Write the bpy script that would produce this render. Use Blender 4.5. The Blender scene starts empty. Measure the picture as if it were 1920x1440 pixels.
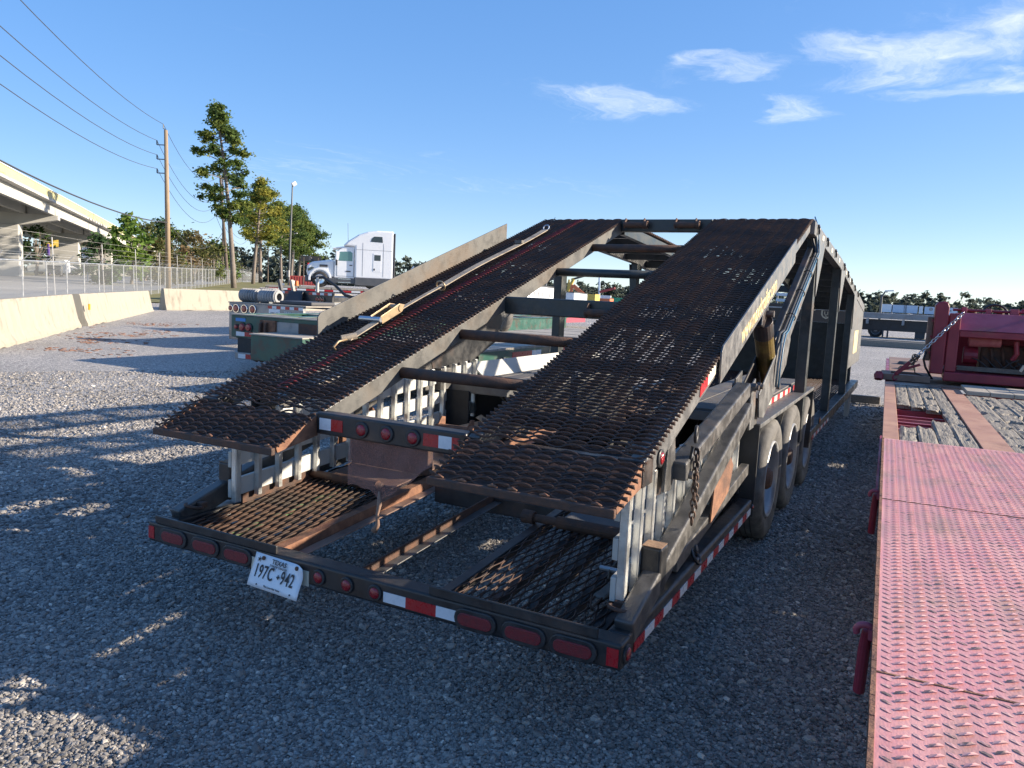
import bpy, bmesh, math, random
import numpy as np
from mathutils import Vector, Matrix
random.seed(7); rng = np.random.default_rng(7)
PI = math.pi
SC = bpy.context.scene
COL = SC.collection
GZ = 0.08                      # level of the yard

# ------------------------------------------------------------------ camera
CAM = Vector((2.144, -2.598, 1.859))
yaw, pitch, roll = -0.47974, 0.11725, 0.04656
d_ = Vector((math.sin(yaw)*math.cos(pitch), math.cos(yaw)*math.cos(pitch), -math.sin(pitch)))
r_ = Vector((math.cos(yaw), -math.sin(yaw), 0)); u_ = r_.cross(d_)
R_ = r_*math.cos(roll)+u_*math.sin(roll); U_ = u_*math.cos(roll)-r_*math.sin(roll)
cd = bpy.data.cameras.new('camera'); cam = bpy.data.objects.new('camera', cd); COL.objects.link(cam)
cd.sensor_fit = 'HORIZONTAL'; cd.sensor_width = 36; cd.lens = 27.213
cd.clip_start = .05; cd.clip_end = 6000
cam.matrix_world = Matrix(((R_.x, U_.x, -d_.x, CAM.x), (R_.y, U_.y, -d_.y, CAM.y), (R_.z, U_.z, -d_.z, CAM.z), (0, 0, 0, 1)))
SC.camera = cam

# ------------------------------------------------------------------ sky and sun
SUN_EL, SUN_AZ = math.radians(18.8), math.radians(62)      # azimuth from +Y towards +X
W = bpy.data.worlds.new('World'); SC.world = W; W.use_nodes = True
nt = W.node_tree; nt.nodes.clear()
def N(t, tree=None, **k):
    n = (tree or nt).nodes.new(t)
    for a, b in k.items(): setattr(n, a, b)
    return n
L = nt.links.new
out = N('ShaderNodeOutputWorld'); bg = N('ShaderNodeBackground'); bg.inputs[1].default_value = 0.15
sky = N('ShaderNodeTexSky', sky_type='NISHITA', sun_disc=False, sun_elevation=SUN_EL, sun_rotation=SUN_AZ,
        altitude=0, air_density=.65, dust_density=.3, ozone_density=2.5)
gm = N('ShaderNodeGamma'); gm.inputs[1].default_value = .42; L(sky.outputs[0], gm.inputs[0])
hs = N('ShaderNodeHueSaturation'); hs.inputs['Hue'].default_value = .514; hs.inputs['Saturation'].default_value = 1.95; hs.inputs['Value'].default_value = 1.74
L(gm.outputs[0], hs.inputs['Color'])
tc = N('ShaderNodeTexCoord')
# cirrus: stretched noise on a flat cloud layer (direction / height), broken into patches
sep = N('ShaderNodeSeparateXYZ'); L(tc.outputs['Generated'], sep.inputs[0])
mz = N('ShaderNodeMath', operation='MAXIMUM'); mz.inputs[1].default_value = .03; L(sep.outputs['Z'], mz.inputs[0])
dv = N('ShaderNodeVectorMath', operation='DIVIDE'); cmb = N('ShaderNodeCombineXYZ')
for i in range(3): L(mz.outputs[0], cmb.inputs[i])
L(tc.outputs['Generated'], dv.inputs[0]); L(cmb.outputs[0], dv.inputs[1])
warp = N('ShaderNodeTexNoise'); warp.inputs['Scale'].default_value = 1.7; warp.inputs['Detail'].default_value = 5
L(dv.outputs[0], warp.inputs['Vector'])
wm = N('ShaderNodeVectorMath', operation='MULTIPLY_ADD'); wm.inputs[1].default_value = (.8, 1.5, 0)
ws = N('ShaderNodeVectorMath', operation='SUBTRACT'); ws.inputs[1].default_value = (.5, .5, .5)
L(warp.outputs['Color'], ws.inputs[0]); L(ws.outputs[0], wm.inputs[0]); L(dv.outputs[0], wm.inputs[2])
mp = N('ShaderNodeMapping'); mp.inputs['Rotation'].default_value = (0, 0, .30); mp.inputs['Scale'].default_value = (2.6, .75, 1)
L(wm.outputs[0], mp.inputs[0])
fib = N('ShaderNodeTexNoise'); fib.inputs['Scale'].default_value = 2.2; fib.inputs['Detail'].default_value = 12; fib.inputs['Roughness'].default_value = .72
L(mp.outputs[0], fib.inputs['Vector'])
def patch(x, y, rx, ry, amp):
    """soft elliptical cloud bank centred on a point of the cloud layer"""
    a = N('ShaderNodeVectorMath', operation='SUBTRACT'); a.inputs[1].default_value = (x, y, 1); L(wm.outputs[0], a.inputs[0])
    b = N('ShaderNodeVectorMath', operation='DIVIDE'); b.inputs[1].default_value = (rx, ry, 1e3); L(a.outputs[0], b.inputs[0])
    c = N('ShaderNodeVectorMath', operation='LENGTH'); L(b.outputs[0], c.inputs[0])
    m = N('ShaderNodeMapRange', interpolation_type='SMOOTHSTEP'); m.inputs[1].default_value = 1; m.inputs[2].default_value = 0
    m.inputs[3].default_value = 0; m.inputs[4].default_value = amp; L(c.outputs['Value'], m.inputs[0])
    return m.outputs[0]
CLOUDS = []
CLOUDS = [(-1.52, 3.85, .50, .80, .50), (-.15, 3.55, .80, .60, .60), (.30, 3.20, .80, .60, .62), (.20, 4.05, .60, .34, .60), (-.66, 4.35, .30, .75, .52), (-.85, 3.5, .55, .26, .48), (.9, 3.5, .9, .8, .6),
          (-5.0, 5.2, 3.0, 1.8, .22), (-3.6, 6.6, 2.5, 1.2, .20), (2.6, 2.2, 1.2, .9, .55), (-3.2, -1.5, 1.8, 1.2, .5), (1.5, -2.6, 1.6, 1.2, .5), (-1.0, .9, .8, .6, .45)]
acc = None
for c in CLOUDS:
    o = patch(*c)
    if acc is None: acc = o
    else:
        m = N('ShaderNodeMath', operation='MAXIMUM'); L(acc, m.inputs[0]); L(o, m.inputs[1]); acc = m.outputs[0]
# coverage = fibres pushed up inside the banks, nothing outside
ad = N('ShaderNodeMath', operation='ADD'); L(fib.outputs[0], ad.inputs[0])
L(acc, ad.inputs[1])
cr = N('ShaderNodeMapRange', interpolation_type='SMOOTHSTEP'); cr.inputs[1].default_value = .62; cr.inputs[2].default_value = 1.62
cr.inputs[3].default_value = 0; cr.inputs[4].default_value = .92; L(ad.outputs[0], cr.inputs[0])
# thin veil low over the horizon
mx = N('ShaderNodeMix', data_type='RGBA'); mx.inputs['B'].default_value = (4.0, 4.15, 4.3, 1)
L(cr.outputs[0], mx.inputs['Factor']); L(hs.outputs[0], mx.inputs['A'])
L(mx.outputs['Result'], bg.inputs[0]); L(bg.outputs[0], out.inputs[0])

sl = bpy.data.lights.new('sun', 'SUN'); sl.energy = 5.0; sl.angle = math.radians(.53); sl.color = (1, .87, .70)
so = bpy.data.objects.new('sun', sl); COL.objects.link(so)
SUNV = Vector((math.cos(SUN_EL)*math.sin(SUN_AZ), math.cos(SUN_EL)*math.cos(SUN_AZ), math.sin(SUN_EL)))
so.rotation_euler = SUNV.to_track_quat('Z', 'Y').to_euler(); so.location = SUNV*60
SC.view_settings.view_transform = 'Standard'; SC.view_settings.look = 'None'
SC.view_settings.exposure = 1.08; SC.view_settings.gamma = 1; SC.view_settings.use_curve_mapping = False

# ------------------------------------------------------------------ materials
def material(name, col, rough=.6, metal=0., col2=None, nscale=6., ncon=(.4, .65), ndet=6, dirt=None, dscale=2., dcon=(.5, .7),
             bump=0., bscale=60., spec=.5, trans=0., emit=None, stretch=None, coat=0., rvar=.12, attr=None):
    m = bpy.data.materials.new(name); m.use_nodes = True; t = m.node_tree; b = t.nodes['Principled BSDF']; l = t.links.new
    c4 = lambda c: (c[0], c[1], c[2], 1)
    b.inputs['Base Color'].default_value = c4(col); b.inputs['Roughness'].default_value = rough
    b.inputs['Metallic'].default_value = metal; b.inputs['Specular IOR Level'].default_value = spec
    if coat: b.inputs['Coat Weight'].default_value = coat; b.inputs['Coat Roughness'].default_value = .08
    tx = t.nodes.new('ShaderNodeTexCoord'); v = tx.outputs['Object']
    if stretch:
        mp = t.nodes.new('ShaderNodeMapping'); mp.inputs['Scale'].default_value = stretch; l(v, mp.inputs[0]); v = mp.outputs[0]
    cur = None
    def noise(sc, det, con):
        n = t.nodes.new('ShaderNodeTexNoise'); n.inputs['Scale'].default_value = sc; n.inputs['Detail'].default_value = det
        n.inputs['Roughness'].default_value = .62; l(v, n.inputs['Vector'])
        r = t.nodes.new('ShaderNodeMapRange'); r.inputs[1].default_value = con[0]; r.inputs[2].default_value = con[1]; l(n.outputs[0], r.inputs[0])
        return r.outputs[0]
    def mixc(f, a, bcol):
        x = t.nodes.new('ShaderNodeMix'); x.data_type = 'RGBA'; l(f, x.inputs['Factor'])
        if isinstance(a, tuple): x.inputs['A'].default_value = a
        else: l(a, x.inputs['A'])
        if isinstance(bcol, tuple): x.inputs['B'].default_value = bcol
        else: l(bcol, x.inputs['B'])
        return x.outputs['Result']
    cur = c4(col)
    if attr:
        a = t.nodes.new('ShaderNodeAttribute'); a.attribute_name = attr; cur = a.outputs['Color']
    f1 = None
    if col2:
        f1 = noise(nscale, ndet, ncon); cur = mixc(f1, cur, c4(col2))
    if dirt:
        f2 = noise(dscale, 8, dcon); cur = mixc(f2, cur, c4(dirt))
    if not isinstance(cur, tuple): l(cur, b.inputs['Base Color'])
    if f1 is not None and rvar:
        r = t.nodes.new('ShaderNodeMapRange'); r.inputs[3].default_value = max(.03, rough-rvar); r.inputs[4].default_value = min(1, rough+rvar)
        l(f1, r.inputs[0]); l(r.outputs[0], b.inputs['Roughness'])
    if bump:
        n = t.nodes.new('ShaderNodeTexNoise'); n.inputs['Scale'].default_value = bscale; n.inputs['Detail'].default_value = 5; l(v, n.inputs['Vector'])
        bp = t.nodes.new('ShaderNodeBump'); bp.inputs['Strength'].default_value = bump; bp.inputs['Distance'].default_value = .01
        l(n.outputs[0], bp.inputs['Height']); l(bp.outputs[0], b.inputs['Normal'])
    if trans:
        b.inputs['Transmission Weight'].default_value = trans
    if emit:
        b.inputs['Emission Color'].default_value = c4(emit[0]); b.inputs['Emission Strength'].default_value = emit[1]
    return m
M = {}
def mk(k, *a, **kw): M[k] = material(k, *a, **kw)
mk('mesh_rust', (.042, .024, .018), .72, col2=(.095, .047, .030), nscale=5, dirt=(.018, .014, .014), dscale=1.3, bump=.25, bscale=120)
mk('mesh_rust_bright', (.045, .029, .022), .8, col2=(.105, .056, .035), nscale=4, dirt=(.04, .035, .022), dscale=1.6, bump=.3, bscale=120)
mk('mesh_red', (.16, .012, .014), .6, col2=(.06, .016, .014), nscale=22, ncon=(.45, .6))
mk('mesh_green', (.07, .14, .05), .6, col2=(.06, .04, .025), nscale=14, ncon=(.4, .6))
mk('black_steel', (.016, .017, .019), .42, col2=(.034, .033, .033), nscale=9, dirt=(.105, .064, .046), dscale=3.1, dcon=(.50, .72), bump=.12, bscale=150)
mk('worn_steel', (.072, .070, .067), .42, col2=(.13, .125, .118), nscale=14, dirt=(.12, .072, .046), dscale=3.5, dcon=(.58, .76), bump=.18, bscale=180, metal=.25)
mk('grey_steel', (.105, .106, .105), .48, col2=(.165, .162, .155), nscale=11, dirt=(.20, .12, .08), dscale=5, dcon=(.60, .74), bump=.15, bscale=160, metal=.2)
mk('frame_green_black', (.022, .028, .028), .4, col2=(.05, .055, .053), nscale=7, dirt=(.12, .085, .06), dscale=3, dcon=(.6, .76), bump=.1, bscale=160)
mk('rust', (.17, .075, .042), .82, col2=(.30, .15, .085), nscale=16, dirt=(.065, .036, .026), dscale=5, bump=.4, bscale=140)
mk('rust_dark', (.06, .035, .026), .8, col2=(.13, .065, .04), nscale=18, bump=.35, bscale=140)
mk('rust_plate', (.21, .13, .095), .75, col2=(.30, .20, .15), nscale=5, dirt=(.13, .07, .05), dscale=3.4, bump=.2, bscale=90)
mk('dusty_plate', (.085, .085, .09), .7, col2=(.13, .125, .12), nscale=4, dirt=(.17, .14, .12), dscale=2.2, bump=.2, bscale=110)
mk('galv', (.085, .084, .080), .58, metal=.25, col2=(.13, .126, .116), nscale=9, dirt=(.13, .10, .075), dscale=2.2, dcon=(.48, .72), bump=.1, bscale=90)
mk('aluminium', (.62, .63, .62), .42, metal=.75, col2=(.78, .78, .75), nscale=10, dirt=(.34, .31, .27), dscale=3, dcon=(.54, .74), bump=.12, bscale=120)
mk('alu_paint', (.50, .505, .48), .55, metal=.15, col2=(.60, .59, .55), nscale=6, dirt=(.40, .37, .32), dscale=3, dcon=(.52, .74), bump=.1, bscale=120)
mk('rubber', (.022, .022, .022), .75, col2=(.05, .048, .045), nscale=8, bump=.2, bscale=200)
mk('tyre_dusty', (.095, .09, .083), .88, col2=(.18, .17, .155), nscale=10, dirt=(.055, .053, .05), dscale=6, bump=.3, bscale=160)
mk('rim', (.27, .275, .28), .45, metal=.4, col2=(.38, .38, .38), nscale=10, dirt=(.22, .17, .13), dscale=5, dcon=(.56, .74))
mk('rim_white', (.62, .62, .60), .5, col2=(.48, .45, .40), nscale=9, dirt=(.26, .19, .14), dscale=6, dcon=(.6, .76))
mk('lens_red', (.26, .006, .012), .16, col2=(.34, .012, .02), nscale=60, coat=.5, bump=.35, bscale=240)
mk('lens_red_dirty', (.20, .012, .02), .4, col2=(.14, .018, .024), nscale=60, bump=.35, bscale=240)
mk('lens_amber', (.65, .19, .01), .2, coat=.5)
mk('grommet', (.018, .018, .02), .5, col2=(.04, .04, .042), nscale=20)
mk('tape_red', (.46, .016, .022), .35, col2=(.38, .02, .024), nscale=40, dirt=(.25, .05, .04), dscale=9, dcon=(.62, .78))
mk('tape_white', (.72, .74, .76), .35, col2=(.62, .64, .66), nscale=30, dirt=(.40, .36, .31), dscale=8, dcon=(.62, .78))
mk('tape_cream', (.66, .62, .50), .5, col2=(.56, .52, .42), nscale=20, dirt=(.36, .31, .24), dscale=8, dcon=(.6, .78))
mk('plate_white', (.78, .80, .82), .32, col2=(.72, .74, .77), nscale=9, dirt=(.5, .48, .45), dscale=6, dcon=(.62, .8))
mk('ink', (.018, .018, .022), .5)
mk('gold_letter', (.72, .56, .26), .4, col2=(.80, .68, .42), nscale=30)
mk('cylinder_gold', (.20, .145, .04), .42, metal=.35, col2=(.13, .09, .035), nscale=12, dirt=(.06, .04, .02), dscale=4)
mk('hose_black', (.02, .02, .021), .5)
mk('hose_blue', (.05, .16, .26), .4)
mk('hose_pale', (.16, .22, .25), .4)
mk('bolt', (.22, .215, .21), .4, metal=.7, col2=(.14, .10, .08), nscale=30)
mk('chain', (.07, .055, .047), .6, metal=.4, col2=(.15, .085, .055), nscale=30)
mk('strap', (.40, .33, .24), .85, col2=(.30, .25, .19), nscale=12, dirt=(.18, .14, .11), dscale=5, bump=.4, bscale=250)
mk('strap_grey', (.12, .115, .105), .85, col2=(.18, .165, .15), nscale=12, bump=.4, bscale=250)
mk('ratchet', (.42, .33, .21), .45, metal=.6, col2=(.33, .22, .13), nscale=25)
mk('zinc', (.55, .57, .60), .3, metal=.9)
mk('wood_grey', (.21, .185, .150), .88, col2=(.32, .285, .235), nscale=4, stretch=(16, 1.2, 16), dirt=(.09, .08, .068), dscale=3, dcon=(.54, .66), bump=.7, bscale=9)
mk('wood_pale', (.36, .32, .26), .8, col2=(.45, .40, .33), nscale=5, stretch=(1, 10, 10), bump=.4, bscale=20)
mk('wood_block', (.19, .11, .065), .85, col2=(.27, .17, .105), nscale=8, bump=.5, bscale=60)
mk('deck_pink', (.66, .27, .255), .45, stretch=(2.0, .8, 1), col2=(.70, .37, .33), nscale=4, dirt=(.42, .255, .185), dscale=3.0, dcon=(.5, .70), bump=.12, bscale=90)
mk('deck_lug', (.68, .33, .30), .38, col2=(.70, .42, .36), nscale=6, dirt=(.20, .135, .105), dscale=11, dcon=(.54, .62))
mk('red_paint', (.26, .02, .04), .45, col2=(.21, .024, .04), nscale=5, dirt=(.20, .065, .055), dscale=4, dcon=(.6, .76), bump=.1, bscale=90)
mk('red_faded', (.36, .07, .10), .5, col2=(.29, .05, .08), nscale=4, dirt=(.22, .11, .08), dscale=4, dcon=(.6, .78))
mk('pink_faded', (.48, .16, .16), .6, col2=(.40, .10, .11), nscale=9)
mk('steel_strip', (.40, .205, .135), .7, col2=(.47, .27, .19), nscale=4, dirt=(.26, .13, .09), dscale=6, dcon=(.55, .72), bump=.15, bscale=90)
mk('concrete', (.33, .30, .24), .85, col2=(.38, .35, .285), nscale=1.6, stretch=(2.2, 2.2, .45), dirt=(.20, .175, .14), dscale=1.6, dcon=(.52, .72), bump=.3, bscale=40)
mk('concrete_grey', (.46, .45, .42), .85, col2=(.52, .51, .48), nscale=.4, dirt=(.36, .35, .32), dscale=.2, dcon=(.5, .75), bump=.2, bscale=6)
mk('parapet_yellow', (.56, .50, .26), .8, col2=(.50, .44, .23), nscale=.3)
mk('fence_metal', (.34, .35, .355), .45, metal=.5, col2=(.56, .56, .55), nscale=3)
mk('fence_white', (.50, .49, .47), .6, col2=(.42, .41, .385), nscale=2)
mk('pole_wood', (.25, .18, .115), .85, col2=(.33, .25, .17), nscale=2, stretch=(6, 6, .6), bump=.5, bscale=20)
mk('pole_dark', (.10, .075, .06), .85, col2=(.14, .11, .085), nscale=2)
mk('pole_metal', (.10, .105, .11), .5, metal=.5)
mk('wire', (.05, .05, .055), .6)
mk('bark', (.15, .125, .105), .9, col2=(.23, .195, .165), nscale=3, stretch=(3, 3, 1), bump=.8, bscale=12)
mk('truck_white', (.84, .85, .86), .28, col2=(.80, .81, .82), nscale=.6, coat=.4)
mk('truck_grey', (.085, .09, .098), .45, col2=(.11, .112, .12), nscale=1.5)
mk('glass_dark', (.02, .03, .035), .06, spec=.8)
mk('glass_green', (.10, .22, .22), .05, spec=.8, metal=.3)
mk('chrome', (.75, .76, .77), .16, metal=1)
mk('trailer_green', (.022, .085, .062), .42, col2=(.03, .10, .075), nscale=3, dirt=(.075, .055, .04), dscale=3.2, dcon=(.50, .66), bump=.2, bscale=60)
mk('trailer_silver', (.26, .265, .27), .5, metal=.4, col2=(.34, .34, .34), nscale=4, dirt=(.18, .16, .14), dscale=2)
mk('trailer_black', (.02, .021, .024), .45, col2=(.04, .04, .042), nscale=3)
mk('trailer_grey', (.27, .275, .28), .55, col2=(.34, .335, .325), nscale=1.2, dirt=(.16, .14, .13), dscale=.8)
mk('van_white', (.66, .70, .74), .45, col2=(.72, .75, .78), nscale=.5)
mk('van_blue', (.42, .53, .66), .4, col2=(.48, .58, .70), nscale=.5)
mk('pale_plank', (.40, .36, .30), .85, col2=(.28, .25, .21), nscale=2, stretch=(8, 1, 1))
mk('orange', (.70, .17, .035), .6, col2=(.60, .20, .06), nscale=3)
mk('yellow', (.72, .44, .03), .5)
mk('machine_orange', (.62, .17, .07), .5); mk('machine_yellow', (.55, .40, .08), .5); mk('machine_dark', (.06, .06, .065), .6)
mk('container_green', (.03, .32, .17), .5); mk('container_red', (.30, .05, .05), .6)
mk('sign_red', (.55, .02, .03), .4); mk('sign_black', (.02, .02, .022), .5); mk('sign_white', (.78, .78, .77), .5)
mk('sign_blue', (.03, .22, .55), .4); mk('decal_yellow', (.62, .46, .13), .5, col2=(.70, .62, .40), nscale=9)
mk('sign_purple', (.10, .05, .30), .5); mk('shield_tan', (.34, .30, .22), .5); mk('brown_box', (.028, .02, .016), .45)
mk('cut_end', (.55, .34, .16), .8)
mk('car_silver', (.45, .47, .50), .35, coat=.3); mk('car_dark', (.04, .045, .05), .3, coat=.3); mk('car_white', (.75, .76, .77), .35, coat=.3)

# ------------------------------------------------------------------ mesh helpers
class MB:
    def __init__(s): s.v = []; s.f = []
    def add(s, vs, fs):
        o = len(s.v); s.v += [tuple(x) for x in vs]; s.f += [tuple(i+o for i in f) for f in fs]; return s
    def box(s, x0, x1, y0, y1, z0, z1):
        return s.add([(x0,y0,z0),(x1,y0,z0),(x1,y1,z0),(x0,y1,z0),(x0,y0,z1),(x1,y0,z1),(x1,y1,z1),(x0,y1,z1)],
                     [(0,3,2,1),(4,5,6,7),(0,1,5,4),(1,2,6,5),(2,3,7,6),(3,0,4,7)])
    def bar(s, p0, p1, w, h, up=(0,0,1)):
        p0, p1 = Vector(p0), Vector(p1); d = (p1-p0).normalized(); a = d.cross(Vector(up))
        if a.length < 1e-4: a = d.cross(Vector((1,0,0)))
        a.normalize(); b = a.cross(d).normalized(); a *= w/2; b *= h/2
        vs = [p-a-b for p in (p0,)]+[p0+a-b, p0+a+b, p0-a+b, p1-a-b, p1+a-b, p1+a+b, p1-a+b]
        return s.add(vs, [(0,1,2,3),(4,7,6,5),(0,4,5,1),(1,5,6,2),(2,6,7,3),(3,7,4,0)])
    def prism(s, poly, vec):
        n = len(poly); vec = Vector(vec); a = [Vector(p) for p in poly]; b = [p+vec for p in a]
        return s.add(a+b, [tuple(range(n))[::-1], tuple(range(n, 2*n))]+[(i, (i+1) % n, n+(i+1) % n, n+i) for i in range(n)])
    def yz(s, x0, x1, poly):   # polygon given in (y, z), thick along x
        return s.prism([(x0, y, z) for y, z in poly], (x1-x0, 0, 0))
    def tube(s, pts, r, n=10, cap=True):
        pts = [Vector(p) for p in pts]; m = len(pts); rs = r if isinstance(r, (list, tuple)) else [r]*m
        t = [(pts[min(i+1, m-1)]-pts[max(i-1, 0)]).normalized() for i in range(m)]
        a = t[0].orthogonal().normalized(); o = len(s.v)
        for i in range(m):
            a = (a-t[i]*a.dot(t[i])).normalized(); b = t[i].cross(a)
            for k in range(n):
                q = 2*PI*k/n; s.v.append(tuple(pts[i]+(a*math.cos(q)+b*math.sin(q))*rs[i]))
        for i in range(m-1):
            for k in range(n):
                k2 = (k+1) % n; s.f.append((o+i*n+k, o+i*n+k2, o+(i+1)*n+k2, o+(i+1)*n+k))
        if cap: s.f.append(tuple(o+k for k in range(n))[::-1]); s.f.append(tuple(o+(m-1)*n+k for k in range(n)))
        return s
    def torus(s, c, axis, R, r, n=18, k=8, a0=0, a1=2*PI):
        c = Vector(c); ax = Vector(axis).normalized(); u = ax.orthogonal().normalized()
        if abs(ax.z) < .9: u = Vector((0,0,1)); u = (u-ax*u.dot(ax)).normalized()
        w = ax.cross(u); full = abs(a1-a0-2*PI) < 1e-5; m = n if full else n+1; o = len(s.v)
        for i in range(m):
            q = a0+(a1-a0)*i/n; d = u*math.cos(q)+w*math.sin(q)
            for j in range(k):
                p = 2*PI*j/k; s.v.append(tuple(c+d*(R+r*math.cos(p))+ax*(r*math.sin(p))))
        for i in range(n):
            i2 = (i+1) % m
            for j in range(k):
                j2 = (j+1) % k; s.f.append((o+i*k+j, o+i2*k+j, o+i2*k+j2, o+i*k+j2))
        return s
    def lathe(s, prof, c, axis, n=28):   # prof: (along axis, radius)
        c = Vector(c); ax = Vector(axis).normalized(); u = ax.orthogonal().normalized(); w = ax.cross(u); o = len(s.v); m = len(prof)
        for i in range(n):
            q = 2*PI*i/n; d = u*math.cos(q)+w*math.sin(q)
            for h, r in prof: s.v.append(tuple(c+ax*h+d*r))
        for i in range(n):
            i2 = (i+1) % n
            for j in range(m-1): s.f.append((o+i*m+j, o+i2*m+j, o+i2*m+j+1, o+i*m+j+1))
        return s
    def build(s, name, mat, parent=None, smooth=False, bevel=0., seg=2):
        me = bpy.data.meshes.new(name); me.from_pydata(s.v, [], s.f); me.update()
        bm = bmesh.new(); bm.from_mesh(me); bmesh.ops.recalc_face_normals(bm, faces=bm.faces); bm.to_mesh(me); bm.free()
        return mobj(name, me, mat, parent, smooth, bevel, seg)
def mobj(name, me, mat, parent=None, smooth=False, bevel=0., seg=2):
    o = bpy.data.objects.new(name, me); COL.objects.link(o)
    if mat and not me.materials: me.materials.append(M[mat] if isinstance(mat, str) else mat)
    if parent:
        o.parent = parent
        if parent.name in BASE: o.matrix_parent_inverse = Matrix.Translation(-BASE[parent.name])
    if smooth: me.shade_smooth()
    if bevel:
        b = o.modifiers.new('bevel', 'BEVEL'); b.width = bevel; b.segments = seg; b.limit_method = 'ANGLE'; b.angle_limit = .7; b.harden_normals = False
    return o
BASE = {}     # things whose parts are modelled in yard coordinates: their base point
def thing(name, label, cat, loc=(0,0,0), rz=0., group=None, world=False):
    o = bpy.data.objects.new(name, None); COL.objects.link(o); o.empty_display_size = .2
    o.location = loc; o.rotation_euler = (0, 0, rz)
    if world: BASE[o.name] = Vector(loc)
    return tag(o, label, cat, group)
def tag(o, label=None, cat=None, group=None, kind=None):
    if label: o['label'] = label
    if cat: o['category'] = cat
    if group: o['group'] = group
    if kind: o['kind'] = kind
    return o
def dup(o, parent=None, loc=None, rz=None, label=None):
    c = o.copy(); COL.objects.link(c)
    if parent: c.parent = parent
    if loc is not None: c.location = loc
    if rz is not None: c.rotation_euler = (0, 0, rz)
    if label: c['label'] = label
    for ch in o.children: dup(ch, c)
    return c
def text(name, s, mat, parent, origin, xdir, ydir, size, extrude=.001, align='LEFT', sx=1., bold=0., shear=0., space=1.):
    cu = bpy.data.curves.new('t', 'FONT'); cu.body = s; cu.size = 1; cu.align_x = align; cu.extrude = extrude/size
    cu.offset = bold; cu.shear = shear; cu.space_character = space; cu.resolution_u = 3
    to = bpy.data.objects.new('t', cu); COL.objects.link(to); bpy.context.view_layer.update()
    me = bpy.data.meshes.new_from_object(to.evaluated_get(bpy.context.evaluated_depsgraph_get()))
    bpy.data.objects.remove(to); bpy.data.curves.remove(cu)
    X, Y = Vector(xdir).normalized(), Vector(ydir).normalized(); Z = X.cross(Y)
    for v in me.vertices:
        x, y, z = v.co; v.co = Vector(origin)+X*(x*size*sx)+Y*(y*size)+Z*(z*size)
    me.materials.clear(); me.name = name
    return mobj(name, me, mat, parent)
def link_chain(pts, link, wire, name, mat, parent=None):
    """chain of alternating oval links along a polyline"""
    pts = [Vector(p) for p in pts]; seg = [(pts[i+1]-pts[i]).length for i in range(len(pts)-1)]; tot = sum(seg)
    n = max(2, int(tot/(link*.74))); mb = MB()
    for i in range(n):
        s0 = tot*(i+.5)/n; k = 0
        while k < len(seg)-1 and s0 > seg[k]: s0 -= seg[k]; k += 1
        d = (pts[k+1]-pts[k]).normalized(); c = pts[k]+d*s0
        a = d.orthogonal().normalized(); a = Matrix.Rotation(i*PI/2+.3, 3, d) @ a
        ring = []
        for j in range(10):
            q = 2*PI*j/10; ring.append(c+d*(link/2*math.cos(q))+a*(link*.32*math.sin(q)))
        ring.append(ring[0]); ring.append(ring[1]); mb.tube(ring, wire, 5, cap=False)
    return mb.build(name, mat, parent, smooth=True)

# ================================================================== the car hauler
def expanded(name, mat, parent, O, U, V, nU, nV, Lw=.17, p=.0195, hw=.0075, ht=.0022, H=.0065, tilt=1.05, segs=8, phase=0., kind='stuff', skip=None):
    """expanded-metal sheet: strands run along U, stacked along V; O corner, nU / nV lengths in metres"""
    O, U, V = np.array(O, float), np.array(U, float), np.array(V, float)
    U /= np.linalg.norm(U); V /= np.linalg.norm(V); Nn = np.cross(U, V)
    if Nn[2] < 0: Nn = -Nn
    ns = int(nV/p); m = max(2, int(nU/Lw*segs))+1
    t = np.linspace(0, nU, m)[None, :]; k = np.arange(ns)[:, None]
    c = np.cos(2*PI*t/Lw+k*PI+phase); c = np.sign(c)*np.abs(c)**.62
    jit = rng.normal(0, .0006, (ns, 1))+rng.normal(0, .0006, (ns, m))
    sv = (k+.5)*p+c*p*.46+jit; zz = H*c+rng.normal(0, .0007, (ns, m))
    ctr = O+t[..., None]*U+sv[..., None]*V+zz[..., None]*Nn
    w = V*math.cos(tilt)+Nn*math.sin(tilt); q = -V*math.sin(tilt)+Nn*math.cos(tilt)
    P = np.stack([ctr+w*hw+q*ht, ctr+w*hw-q*ht, ctr-w*hw-q*ht, ctr-w*hw+q*ht], 2).reshape(-1, 3)
    i = (np.arange(ns)[:, None]*m+np.arange(m-1)[None, :]).ravel()*4
    F = np.concatenate([np.stack([i+a, i+(a+1) % 4, i+4+(a+1) % 4, i+4+a], 1) for a in range(4)])
    e0 = np.arange(ns)*m*4; e1 = e0+(m-1)*4
    F = np.concatenate([F, np.stack([e0, e0+3, e0+2, e0+1], 1), np.stack([e1, e1+1, e1+2, e1+3], 1)])
    if skip is not None:
        fc = P[F].mean(1); F = F[~skip(fc)]
    me = bpy.data.meshes.new(name); me.vertices.add(len(P)); me.vertices.foreach_set('co', P.ravel())
    me.loops.add(F.size); me.loops.foreach_set('vertex_index', F.ravel().astype(np.int32))
    me.polygons.add(len(F)); me.polygons.foreach_set('loop_start', np.arange(0, F.size, 4, dtype=np.int32))
    me.update(calc_edges=True); me.validate()
    o = mobj(name, me, mat, parent)
    if kind: o['kind'] = kind
    return o

HT = thing('car_hauler_trailer', 'long black car hauler trailer with two rusty expanded metal ramps rising to a peak', 'trailer', (0, 0, GZ), world=True)
zt = lambda y: .565+.07*y                       # tail deck
zu = lambda y: 1.2275+.325*(y-.29)              # rising upper ramps
YP, ZP = 4.52, 2.602
TS = Vector((0, 1, .07)).normalized()

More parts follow.
